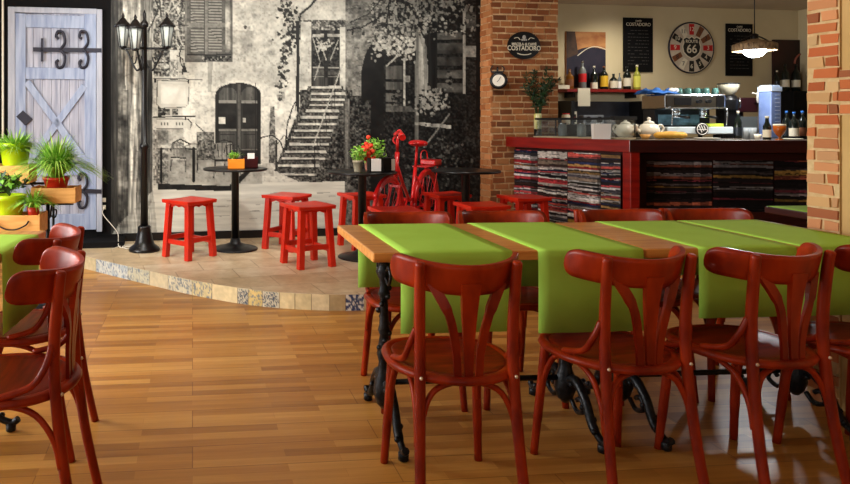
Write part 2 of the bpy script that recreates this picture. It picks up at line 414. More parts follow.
# riser tiles : a curved band painted tile by tile, a few millimetres proud of the stone
L = [0]
for p, q in zip(ec[:-1], ec[1:]): L.append(L[-1]+math.dist(p, q))
L = np.array(L); ex = np.array([p[0] for p in ec]); ey = np.array([p[1] for p in ec])
def arc_of(x):           # image column of the bottom edge -> arc length
    k = (x-CX)/F; d = ex-k*ey
    i = np.where(np.diff(np.sign(d)) > 0)[0][0]; t = -d[i]/(d[i+1]-d[i]); return L[i]+t*(L[i+1]-L[i])
rc = Canvas(0, L[-1], 0, PZ, 220, (.78, .69, .53))
nz = rc.noise(.05, .05, 4); rc.a *= (.86+.28*nz)[..., None]
def tile(a, b_, col, kind):
    a, b_ = arc_of(a), arc_of(b_); m = rc.rect(a, 0, b_, PZ); rc.fill(m, np.array(col)); n2 = rc.noise(.012, .012, 3); n3 = rc.noise(.03, .03, 3)
    rc.a[m] *= (.9+.2*n3[m])[:, None]
    if kind == 'speck': rc.fill(m & (n2 > .58), (.42, .46, .52), .75)
    if kind == 'bluespeck': rc.fill(m & (n3 > .5), (.62, .66, .68), .8); rc.fill(m & (n2 > .62), (.35, .40, .5), .7)
    if kind in ('rose', 'flower'):
        cx = (a+b_)/2; r = np.hypot(rc.XX-cx, rc.YY-PZ/2); th = np.arctan2(rc.YY-PZ/2, rc.XX-cx)
        if kind == 'rose': rc.fill(m & (r < PZ*.5) & (np.sin(r*420+3*np.sin(th*6)) > 0), (.27, .30, .36), .9); rc.fill(m & (r > PZ*.5) & (n2 > .55), (.4, .42, .44), .7)
        else: rc.fill(m & (np.abs(np.sin(th*4+.4)) > .5+r*4) & (r < PZ*.8), (.2, .24, .4), .95); rc.fill(m & (r > .02) & (r < .03), (.25, .3, .42), .9); rc.fill(m & (n2 > .66), (.4, .42, .5), .6)
    rc.fill(rc.rect(a, 0, a+.004, PZ), (.5, .42, .32), .8)
tile(60, 96, (.76, .70, .56), ''); tile(96, 128, (.80, .80, .76), 'bluespeck'); tile(128, 150, (.76, .74, .64), 'speck'); tile(150, 168, (.84, .78, .64), ''); tile(168, 192, (.84, .80, .68), 'speck')
tile(192, 212, (.84, .77, .58), 'speck'); tile(212, 237, (.88, .80, .62), ''); tile(237, 248, (.78, .74, .64), 'rose'); tile(248, 262, (.82, .72, .46), 'speck'); tile(262, 279, (.8, .76, .66), 'rose')
tile(279, 294, (.86, .78, .60), ''); tile(294, 311, (.84, .76, .58), ''); tile(311, 329, (.86, .78, .62), ''); tile(329, 345, (.70, .60, .44), ''); tile(345, 364, (.86, .84, .80), 'flower')
x_ = arc_of(364)
nr = 12; ns = int(L[-1]/.005)
ss = np.linspace(0, L[-1]-.001, ns); gx = np.interp(ss, L, ex); gy = np.interp(ss, L, ey)
tx = np.gradient(gx); ty = np.gradient(gy); tn = np.hypot(tx, ty); nx_, ny_ = ty/tn, -tx/tn
P = np.zeros((nr, ns, 3)); zz = np.linspace(PZ-.001, .001, nr)
P[..., 0] = (gx+nx_*.004)[None]; P[..., 1] = (gy+ny_*.004)[None]; P[..., 2] = zz[:, None]
cc = to_lin(rc.sample(np.broadcast_to(ss[None], (nr, ns)), np.broadcast_to((PZ-zz)[:, None], (nr, ns))))
r_ = grid_obj('riser_tiles', P, cc, M['riser'], platform)

# baseboard under the mural
b = frame(MB(), MWALL); b.box(-1.3, 2.35, -.03, 0, PZ, PZ+.075); struct(b.build('baseboard_mural', M['black']))
b = frame(MB(), MWALL); p = onwall(4, 60, CM); t4 = p.x/UX; b.box(t4-.014, t4+.002, -.03, 0, 1.1, RC); struct(b.build('trim_1', M['white']))
b = frame(MB(), MWALL); b.box(-1.9, -1.28, -.34, -.01, PZ, PZ+.05); struct(b.build('door_shadow_slab', M['blackmatt']))  # dark slab standing in for the shadow on the floor by the door

# bricks ----------------------------------------------------------------
def bricks(mb, x0, x1, z0, z1, course, blen, y, pal, rng, joint=.010, proud=.008, axis='x', jit=.004):
    k = 0; z = z0
    while z < z1-.01:
        h = min(course-joint, z1-z); off = (k % 2)*blen/2+rng.uniform(-.03, .03); x = x0-off
        while x < x1-.01:
            w = blen*rng.uniform(.85, 1.15); a0, a1 = max(x, x0), min(x+w-joint, x1)
            if a1-a0 > .02:
                c = pal[rng.randrange(len(pal))]; f = rng.uniform(.82, 1.12); mb.curcol = tuple(min(1, q*f) for q in lin(c))
                pr = proud*rng.uniform(.5, 1.3); dz = rng.uniform(-.003, .003)
                if axis == 'x': mb.box(a0, a1, y-pr, y+.01, z+dz, z+h+dz, jit=jit, rng=rng)
                else: mb.box(y-pr, y+.01, a0, a1, z+dz, z+h+dz)
            x += w
        z += course; k += 1
rng = random.Random(3)
PT0, PT1, PO = 2.359, 3.095, .23
b = frame(MB(), MWALL); b.box(PT0+.006, PT1, -PO+.006, 1.2, 0, RC); pil = struct(b.build('wall_pillar', M['mortard']))
palp = [(154, 94, 56), (166, 106, 64), (144, 84, 50), (132, 76, 46), (174, 118, 74), (156, 98, 60), (118, 72, 46)]
b = frame(MB(), MWALL); bricks(b, PT0, PT1, 0, RC, .0635, .135, -PO+.006, palp, rng, joint=.016, jit=.002); bricks(b, -PO, 0, PZ, RC, .0635, .12, PT0+.006, [(190, 124, 76), (200, 136, 88), (176, 108, 64)], rng, axis='y')
b.build('brick_faces', M['brick'], pil, colattr=True)
E = Vector((2.50, 3.05, 0)); WR = Matrix.Translation(E) @ Matrix.Rotation(math.atan2(-.988, .1541), 4, 'Z')   # x toward the camera, +y into the wall
b = frame(MB(), WR); b.prism([(0, .008), (.145, .008), (.145, .016), (1.3, .016), (1.3, .008), (1.5, .008), (1.5, .016), (6.0, .016), (6.0, .2), (-.16, .2)], 0, RC)
wr = struct(b.build('wall_right', M['plaster']))
b = frame(MB(), WR); b.prism([(0, 0.006), (.145, .006), (.145, .045), (0, .045)], 0, RC); b.box(.145, 1.3, .008, .05, 1.28, 1.475); b.box(1.3, 1.5, .006, .045, 0, RC); b.build('mortar_bed', M['mortar'], wr)
palr = [(190, 108, 66), (198, 118, 74), (180, 98, 60), (204, 142, 98), (196, 128, 86), (162, 98, 66), (208, 156, 112), (206, 162, 112), (212, 174, 126)]
b = frame(MB(), WR); bricks(b, .008, .142, 0, RC, .0515, .15, .006, palr, rng, joint=.012, proud=.008, jit=.004); bricks(b, .148, 1.3, 1.288, 1.47, .0515, .2, .008, palr, rng, joint=.012); bricks(b, 1.3, 1.5, 0, RC, .0515, .18, .006, palr, rng, joint=.012)
b.build('brick_faces', M['brick'], wr, colattr=True)

# door -------------------------------------------------------------------
def tz(x, y, off=0):
    p = onwall(x, y, CM, off); q = MWALL.inverted() @ p; return (q.x, q.z)
door = None
def dbox(mb, x0, y0, x1, y1, o0, o1):
    a, za = tz(x0, (y0+y1)/2); c, _ = tz(x1, (y0+y1)/2); _, z1 = tz((x0+x1)/2, y0); _, z0 = tz((x0+x1)/2, y1)
    mb.box(a, c, -o1, -o0, z0, z1)
def dbar(mb, x0, y0, x1, y1, w, o0, o1):
    a = Vector((*tz(x0, y0),)); c = Vector((*tz(x1, y1),)); d = (c-a).normalized(); n = Vector((-d.y, d.x))*w/2
    pts = [a+n, c+n, c-n, a-n]; bb = len(mb.v)
    for o in (o0, o1): mb.v += [mb.xf((p.x, -o, p.y)) for p in pts]
    mb.addf((bb, bb+1, bb+2, bb+3)); mb.addf((bb+7, bb+6, bb+5, bb+4))
    for i in range(4): j = (i+1) % 4; mb.addf((bb+i, bb+j, bb+4+j, bb+4+i))
b = frame(MB(), MWALL); dbox(b, 9, 7.5, 16, 231, 0, .05); dbox(b, 97, 10, 102.5, 231, 0, .05); dbox(b, 16, 8.5, 97, 14, 0, .05); door = struct(b.build('door_1', M['doorpale'], bevel=.004))
b = frame(MB(), MWALL)
for i in range(9): dbox(b, 16+i*9, 14, 16+i*9+8.7, 228, .005, .02)
b.build('planks', M['doorplank'], door)
for r in ((16, 14, 26.5, 229), (85, 14, 96.5, 229), (26.5, 16, 85, 28.5), (26.5, 68, 85, 79.5), (26.5, 164, 85, 175), (26.5, 214, 85, 229)):
    b = frame(MB(), MWALL); dbox(b, *r, .02, .042); b.build('rail' if r[2]-r[0] > 20 else 'stile', M['doorblue'], door, bevel=.004)
for q in ((27.5, 82, 86, 162), (85, 86, 32, 158)):
    b = frame(MB(), MWALL); dbar(b, *q, .065, .02, .044); b.build('brace', M['doorblue'], door, bevel=.004)
b = frame(MB(), MWALL); dbar(b, 20.5, 113.5, 29.5, 122.5, .085, .02, .045); o = b.build('iron_boss', M['hinge'], door)
def hinge(yb, xs, x0, x1, hgt):
    b = frame(MB(), MWALL); dbar(b, x0, yb, x1, yb+1, .04, .044, .056)
    def pt(x, y): a, z = tz(x, y); return (a, -.052, z)
    for xc in xs:
        for sgn in (-1, 1):
            pts = [pt(xc, yb), pt(xc+4.6, yb+sgn*.38*hgt), pt(xc+3, yb+sgn*.9*hgt), pt(xc-2, yb+sgn*hgt), pt(xc-4, yb+sgn*.72*hgt), pt(xc-1.5, yb+sgn*.58*hgt)]
            b.tube(crv(pts, 5), .014, 6)
    return b
b = hinge(50, (61, 84), 34, 102, 18); dbar(b, 43, 39, 43, 62, .02, .044, .056); b.build('hinge', M['hinge'], door)
b = hinge(190, (83,), 72, 102, 17); b.build('hinge', M['hinge'], door)

# ================================================================== MURAL
cv = Canvas(104, 486, -80, 246, 2.0, (.74, .74, .74))
rg = cv.rng
big = cv.noise(60, 45, 4); med = cv.noise(14, 12, 4); fine = cv.noise(3, 3, 3); vs = cv.noise(3, 60, 3); spk = cv.noise(1.6, 1.6, 2)
g = .79+(big-.5)*.24+(med-.5)*.26+(fine-.5)*.16
g -= .22*np.clip((med-.56)*5, 0, 1)*(np.abs(cv.XX-253) < 30)*(cv.YY < 80)*(cv.YY > 30)
G = lambda a: np.repeat(np.asarray(a)[..., None], 3, 2)
cv.a = G(g)
def T(m, base, amp=.3, n=None, al=1.):     # textured fill
    n = fine if n is None else n
    v = base+(n-.5)*amp*2; cv.a[m] = cv.a[m]*(1-al)+al*v[m][:, None]
R_ = cv.rect
# left rough wall
T(R_(104, -80, 153, 246), .40, .55, vs); T(R_(104, -80, 153, 246), .42, .6, med, .45)
T(R_(104, -80, 118, 246), .16, .22, vs, .8); T(cv.mpoly([(120, -80), (143, -80), (139, 110), (134, 246), (124, 246), (126, 100)]), .68, .7, vs, .8); T(cv.mpoly([(116, -80), (141, -80), (137, 60), (122, 60)]), .6, .5, med, .5)
T(R_(140, -80, 151, 110), .46, .5, vs, .6); T(R_(145, 60, 152, 246), .18, .3, vs, .8); T(R_(118, 90, 128, 228), .22, .5, med, .7)
T(R_(152.5, 26, 158, 235), .78, .12)
# tangled branches top left
m = R_(153, -80, 186, 50); T(m, .34, .8, spk, .75)
for i in range(26):
    x = 150+rg.rand()*36; y = -70+rg.rand()*110; pts = [(x, y)]
    for k in range(5): pts.append((pts[-1][0]+rg.randn()*5, pts[-1][1]+4+rg.rand()*8))
    cv.fill(cv.mline(pts, .9+rg.rand()), .12 if i % 2 else .78, .85)
T(R_(153, 50, 170, 76), .30, .7, spk, .85); T(cv.mell(163, 66, 6, 3), .85, .1)
# wall to the right of the signs a little lighter
T(R_(185, 62, 215, 165), .84, .10, med, .6)
# shutters
T(R_(185, -80, 232, 62), .42, .35, med); T(R_(225, -60, 229.5, 52), .66, .5, med, .8)
T(R_(187, -80, 225, 55), .36, .12)
for x0, x1 in ((190.5, 204), (208.5, 222)):
    T(R_(x0, -80, x1, 23), .30, .06); T(R_(x0, 28, x1, 51), .30, .06)
    for y in np.arange(-78, 51, 2.9):
        if 21.5 < y < 28: continue
        cv.fill(R_(x0, y, x1, y+1.5), .60)
T(R_(187, 23, 225, 27.5), .5, .1); T(R_(205, -80, 207.5, 55), .52, .08); cv.fill(R_(203.8, -80, 204.8, 55), .16); cv.fill(R_(187, 54, 232, 55.5), .14)
T(R_(202, 56, 231, 61), .26, .6, spk); cv.fill(R_(231, -80, 232.5, 62), .3, .8)
cv.fill(cv.mline([(160, 25), (188, 25)], .8), .2)
T(cv.mpoly([(207, 62), (213, 62), (211, 92), (208, 92)]), .58, .2, med, .7)
cv.fill(cv.mell(245, 27, 1.6, 2), .25, .9)
# arched doorway
def arch(x0, x1, yt, yb, ra): return [(x0, yb)]+[((x0+x1)/2-(x1-x0)/2*math.cos(PI*i/16), yt+ra-ra*math.sin(PI*i/16)) for i in range(17)]+[(x1, yb)]
cv.fill(cv.mpoly(arch(213, 263, 80, 165, 13)), .9, .5)
T(cv.mpoly(arch(215, 261, 82.5, 164, 12)), .15, .12, vs)
T(cv.mpoly(arch(218.5, 237, 87, 100, 8)), .30, .2, vs); T(cv.mpoly(arch(241, 257.5, 87, 100, 8)), .30, .2, vs)
for x0, x1 in ((218.5, 236.5), (241.5, 257.5)):
    cv.fill(R_(x0, 100.5, x1, 103), .55); T(R_(x0+1, 104, x1-.5, 128), .10, .12, med); cv.fill(R_(x0, 129, x1, 131), .48)
    T(R_(x0, 132, x1, 148), .26, .16, vs); cv.fill(R_(x0+2, 134, x1-2, 134.8), .1); cv.fill(R_(x0, 149, x1, 150.3), .4)
T(R_(237.3, 84, 240.5, 164), .32, .2, vs); cv.fill(R_(238.6, 84, 239.1, 164), .05)
cv.fill(R_(219, 117, 225, 124), .86); cv.fill(R_(243, 118, 245.5, 122), .8); cv.fill(R_(255, 83, 256, 164), .08)
# weather marks low on the wall
T(cv.mpoly([(270, 106), (274, 106), (277, 165), (268, 165)]), .34, .6, spk, .75)
# vine beside the doorway
for i in range(230):
    y = rg.rand()**.8*150-50; x = 284+4*math.sin(y/18)+rg.randn()*(3.2 if y > 40 else 5); r = .7+rg.rand()*1.3
    cv.fill(cv.mell(x, y, r, r), .12+.5*(rg.rand() < .3), .8)
for i in range(150):
    x = 293+rg.randn()*5; y = 28+rg.randn()*9; r = .7+rg.rand()*1.4; cv.fill(cv.mell(x, y, r, r), .1+.6*(rg.rand() < .35), .85)
cv.fill(cv.mline([(298, 30), (300, 14), (310, 6), (318, -4), (324, -20)], 2.2), .16)
cv.fill(cv.mline([(297, 22), (298, 60), (297, 100), (300, 130)], 3.2), .13)
# upper doorway
T(R_(299, 20, 352, 34), .28, .7, spk, .8)
T(R_(310, 30, 341, 88), .17, .3, vs); T(R_(313, 34, 340, 37), .65, .2)
T(cv.mpoly([(300, 22), (311, 22), (311, 112), (301, 112)]), .76, .22, med); T(R_(340, 27, 345.5, 90), .78, .2, med)
for x0, x1 in ((313, 324), (328, 339)):
    T(R_(x0, 40, x1, 66), .12, .25, spk); cv.fill(R_(x0, 67, x1, 68.5), .6); T(R_(x0, 70, x1, 75), .25, .2); cv.fill(R_(x0, 76, x1, 77), .5)
T(R_(324, 32, 327.5, 78), .1, .1)
for p in (((316, 38), (322, 48), (326, 60)), ((322, 44), (330, 40)), ((319, 42), (324, 50)), ((312, 36), (320, 62), (314, 80)), ((326, 48), (334, 42)), ((330, 60), (338, 40))): cv.fill(cv.mline(p, 1), .75, .8)
for i in range(40): cv.fill(cv.mell(323+rg.randn()*5, 46+rg.randn()*3, 1, 1), .8, .8)
# stone wall right of the stairs
T(R_(345.5, -80, 400, 240), .40, .55, fine); T(R_(345.5, -80, 400, 100), .52, .4, med, .6)
for i in range(60):
    x = 346+rg.rand()*30; y = -60+rg.rand()*160; cv.fill(cv.mline([(x, y), (x+2+rg.rand()*9, y+rg.randn())], .7), .2, .7)
T(R_(300, 90, 352, 190), .20, .50, spk); T(R_(343, 96, 386, 240), .17, .42, spk)
T(cv.mpoly([(343, 100), (349, 98), (350, 178), (345, 180)]), .5, .5, vs, .7)
# steps
tr = [(180, 330, 8), (180, 330, 15), (180, 325, 40), (175, 320, 65), (160, 300, 90), (135, 295, 118), (120, 290, 148), (105, 275, 177), (95, 265, 207), (82, 255, 237), (65, 245, 270), (50, 240, 300), (35, 215, 332), (12, 200, 370)]
st = [(270+a/4.4, 270+c/4.4, 90+y/4.4) for a, c, y in tr]; st[0] = (311, 341, 87)
T(cv.mpoly([(308, 86), (343, 86), (345, 96), (338, 130), (322, 172), (317, 182), (270, 180), (278, 160)]), .25, .5, spk)
for i, (x0, x1, y) in enumerate(st):
    y2 = st[i+1][2] if i+1 < len(st) else y+5
    T(cv.mpoly([(x0, y), (x1, y), (x1, y2), (x0-1, y2)]), .27, .35, spk); T(cv.mpoly([(x0, y-1), (x1, y-1), (x1+.6, y+1.2), (x0-.6, y+1.2)]), .80, .18)
    cv.fill(R_(x0, y+1.3, x1, y+2.3), .08, .8)
cv.fill(cv.mline([(344, 60), (332, 92), (313, 146)], 1.2), .72); cv.fill(cv.mline([(314, 146), (315, 184)], 1.2), .08)
for i in range(8): x = 314+i*2.9; cv.fill(cv.mline([(x, 146-i*7.7), (x+.5, 150-i*7.7+12)], .5), .12, .7)
cv.fill(cv.mline([(300, 92), (292, 108), (287, 124), (285, 150)], 1.3), .12)
for i in range(9): cv.fill(cv.mline([(287+i*1.6, 124-i*4), (287+i*1.8, 150-i*4)], .5), .15, .8)
cv.fill(cv.mline([(257, 141), (262, 137), (272, 135), (280, 141), (284, 152)], 1.3), .15); cv.fill(cv.mline([(276, 140), (277, 172)], 1), .12); cv.fill(cv.mline([(284, 135), (275, 146), (276, 172)], .9), .2)
# dark arch and its door boards
T(cv.mpoly(arch(361, 400, 39, 246, 40)), .06, .08, med)
T(R_(361, 100, 371, 240), .20, .5, spk, .7)
# foliage masses
def leaves(n, cx, cy, sx, sy, lo, hi, r0=.8, r1=1.8, pl=.5):
    for i in range(n):
        x = cx+rg.randn()*sx; y = cy+rg.randn()*sy; r = r0+rg.rand()*(r1-r0)
        cv.fill(cv.mell(x, y, r, r*(.5+rg.rand())), hi*(.7+.3*rg.rand()) if rg.rand() < pl else lo, .85)
T(R_(384, -80, 486, 246), .09, .18, spk); T(R_(372, -80, 418, 50), .42, .6, spk, .85); leaves(260, 392, 8, 14, 24, .12, .72)
for w, pts in ((1.4, [(347, 30), (362, 27), (378, 18), (390, 2), (396, -20)]), (1.1, [(350, 22), (368, 14), (384, -4)]), (1.8, [(352, 34), (353, 27)]), (1.2, [(386, 30), (389, 0), (388, -40)])): cv.fill(cv.mline(pts, w), .08)
# boards in the arch
for y0, y1 in ((66, 80), (82, 91), (93, 103), (104, 114)): T(R_(385.5, y0, 403.5, y1-1.4), .30, .3, vs)
T(R_(403.5, 58, 405.5, 114), .72, .2); T(R_(405.5, 60, 415, 240), .07, .2, spk); T(R_(405.5, 76, 410, 82), .5, .2); T(R_(386, 106, 415, 113), .32, .2)
leaves(30, 395, 98, 2.5, 3, .05, .5); cv.fill(cv.mline([(386, 66), (397, 56)], 1.5), .7)
leaves(260, 398, 46, 11, 6, .15, .92, .9, 2.1, .7)
# pale trunk-like column
T(cv.mpoly([(416, 18), (420, 30), (426, 46), (428, 70), (427, 96), (422, 108), (415, 110)]), .50, .3, vs)
T(cv.mpoly([(418.5, 34), (422, 46), (424, 70), (423, 98), (418, 104)]), .74, .25, vs, .8)
T(cv.mpoly([(426, 26), (437, 26), (436, 95), (430, 100), (428, 60)]), .09, .15, vs)
# right hand shutter boards
for y0, y1 in ((31, 41), (43, 55), (57, 67), (70, 80), (83, 94)): T(R_(437, y0, 463, y1-1.5), .27+.05*rg.rand(), .28, med)
T(R_(463, 10, 465.5, 94), .66, .2, vs); T(R_(437, 30, 463, 32), .7, .3); T(R_(465.5, 12, 476, 28), .28, .2); T(R_(465.5, 46, 476, 57), .58, .14); T(R_(476, -80, 486, 246), .04, .05)
T(R_(466, 60, 476, 92), .13, .2, spk); leaves(30, 449, 82, 1.5, 5, .05, .5)
leaves(520, 436, 6, 22, 10, .07, .62, .8, 2.0, .5); leaves(60, 424, 24, 7, 5, .06, .8); leaves(200, 440, -30, 24, 18, .08, .5)
leaves(60, 450, 30, 12, 3, .08, .7)
# lower right
T(R_(384, 112, 416, 240), .09, .22, spk); T(R_(415, 60, 419, 150), .52, .3, vs, .8); T(R_(428, 122, 480, 246), .09, .22, spk)
leaves(240, 433, 102, 8, 6, .06, .78, .8, 1.8, .6)
T(cv.mpoly([(415, 121.5), (451, 125), (451, 128.5), (415, 125)]), .68, .3, vs); cv.fill(cv.mline([(449, 114), (424, 147)], 1.5), .55); leaves(220, 440, 158, 10, 12, .08, .45, .7, 1.6, .5); leaves(200, 400, 175, 10, 25, .07, .40, .7, 1.6, .5)
# ground
T(cv.mpoly([(153, 187), (228, 188), (232, 165), (262, 165), (300, 182), (345, 181), (345, 246), (130, 246), (140, 226), (152, 200)]), .83, .10, cv.noise(30, 3, 3))
T(cv.mpoly([(104, 246), (118, 225), (153, 190), (158, 246)]), .60, .2, cv.noise(20, 3, 3), .7)
T(R_(262, 163, 274, 176), .74, .15); T(R_(345, 178, 352, 246), .18, .4, spk)
for i in range(26):
    x = 160+rg.rand()*170; y = 192+rg.rand()*45; cv.fill(cv.mline([(x, y), (x+8+rg.rand()*22, y-.5)], .7), .52, .6)
T(cv.mpoly([(345, 182), (384, 205), (384, 246), (345, 246)]), .5, .5, fine, .6)
# terrace with table and chairs
T(R_(158, 143, 232, 187), .60, .4, med); T(R_(153, 130, 168, 185), .45, .6, spk, .7); T(R_(168, 165, 262, 184), .62, .15, med)
T(cv.mpoly([(158, 183), (228, 186), (246, 170), (250, 172), (232, 191), (158, 189)]), .09, .08)
T(R_(158, 145, 196, 148), .8, .1); cv.fill(cv.mline([(161, 148), (161, 182)], 2.2), .07); cv.fill(cv.mline([(193.5, 148), (193.5, 181)], 2.4), .07); cv.fill(cv.mline([(158, 148.6), (196, 148.6)], 1), .12)
def chair(x, y, s, v):
    cv.fill(cv.mline([(x-9*s, y), (x-7*s, y-7*s), (x, y-9*s), (x+7*s, y-7*s), (x+9*s, y)], 1.1), v)
    for q in (-6, -2, 2, 6): cv.fill(cv.mline([(x+q*s, y-7*s), (x+q*.8*s, y+8*s)], .6), v)
    T(R_(x-9*s, y+8*s, x+9*s, y+10*s), .75 if v > .4 else v, .1)
    for q in (-8, 8): cv.fill(cv.mline([(x+q*s, y+9*s), (x+q*1.15*s, y+24*s)], 1.1), v)
chair(178, 150, .85, .12); chair(178, 152, .8, .45); chair(206, 148, 1, .15); chair(224, 150, 1.15, .12); chair(232, 152, .9, .2)
T(R_(197, 132, 214, 160), .30, .6, spk, .7); cv.fill(cv.mline([(190, 118), (206, 134), (210, 138)], 1.2), .3); T(R_(158, 106, 165, 116), .1, .1); T(R_(158, 126, 190, 146), .55, .6, med, .6)
T(cv.mpoly([(186, 76), (194, 74), (196, 140), (184, 146), (182, 110)]), .9, .08)
cv.fill(cv.mline([(172, 143), (180, 139), (190, 144)], 1.4), .15); cv.fill(cv.mline([(183, 128), (183, 140)], .7), .3)
vf = cv.noise(1.6, 22, 3); sx_m = R_(104, -80, 153, 236); cv.a[sx_m] *= (.45+1.15*vf[sx_m])[:, None]
# two blank hanging shop signs and their rods
T(cv.mpoly([(157, 80), (187, 81), (190, 84), (189, 104), (186, 107), (160, 108), (156, 104)]), .80, .05, med); T(cv.mpoly([(160, 84), (185, 85), (186, 103), (161, 104)]), .86, .03)
for a in (((157, 80), (187, 81), (189, 84), (188, 104), (185, 107), (160, 108), (156.5, 104), (157, 80)),): cv.fill(cv.mline(a, .7), .32, .8)
cv.fill(cv.mline([(153, 78), (202, 79.5)], 1), .08); cv.fill(R_(154, 79, 155.6, 83), .08); cv.fill(R_(188, 79, 189.5, 83), .08)
T(cv.mpoly([(156, 118.5), (188, 119), (192, 123), (190, 128), (156, 128.5)]), .80, .05); cv.fill(cv.mline([(156, 118.5), (188, 119), (192, 123), (190, 128), (156, 128.5)], .8), .15)
cv.fill(cv.mline([(153, 117), (195, 116)], 1.1), .08); cv.fill(R_(185, 116, 186.5, 120), .08)
for x in (161, 164, 167, 176, 179, 182): cv.fill(R_(x, 122.5, x+.8, 125), .4)
T(cv.mpoly([(158, 109), (170, 109), (170, 115), (158, 115)]), .2, .6, spk); T(R_(172, 109, 178, 115), .3, .5, spk)
cv.fill(cv.mline([(176, 55), (182, 58), (184, 66)], .8), .15); cv.fill(cv.mpoly([(184, 62), (187, 72), (181, 72)]), .15); cv.fill(cv.mline([(179, 72), (189, 72)], .9), .2)
T(R_(155, 60, 178, 77), .42, .8, spk, .5)
gr = cv.noise(5, 5, 3); gf = cv.noise(2.2, 2.2, 2); up = (cv.YY < 182) | (cv.XX > 345); cv.a *= (1-up*(.14*np.clip(gr-.5, 0, 1)*3+.20*np.clip(gf-.55, 0, 1)*3)*(cv.a > .3)[..., 0]*(1-R_(157, 81, 190, 128)))[..., None]; cv.a *= .96
cv.a = cv.a*np.array([1.0, .985, .92])
# lay the print on the wall: a regular grid on the real plane, looked up through the plane's own scale
t0, t1 = onwall(111, 120, CM).x/UX, PT0
nt_, nz_ = int((t1-t0)/.0072), int((RC-.18)/.0072)
tt = np.linspace(t0, t1-.002, nt_); zz = np.linspace(RC, PZ+.07, nz_)
TT, ZZ = np.meshgrid(tt, zz)
PX = TT*UX+.004*UY; PY = CM+TT*UY-.004*UX
P = np.stack([PX, PY, ZZ], -1)
ix = CX+F*PX/PY; iy = CY+(H-ZZ)*F/PY
mur = grid_obj('mural', P, to_lin(cv.sample(ix, iy)), M['mural']); tag(mur, 'large black and white photo mural of an old courtyard with stairs, covering the wall', 'mural')
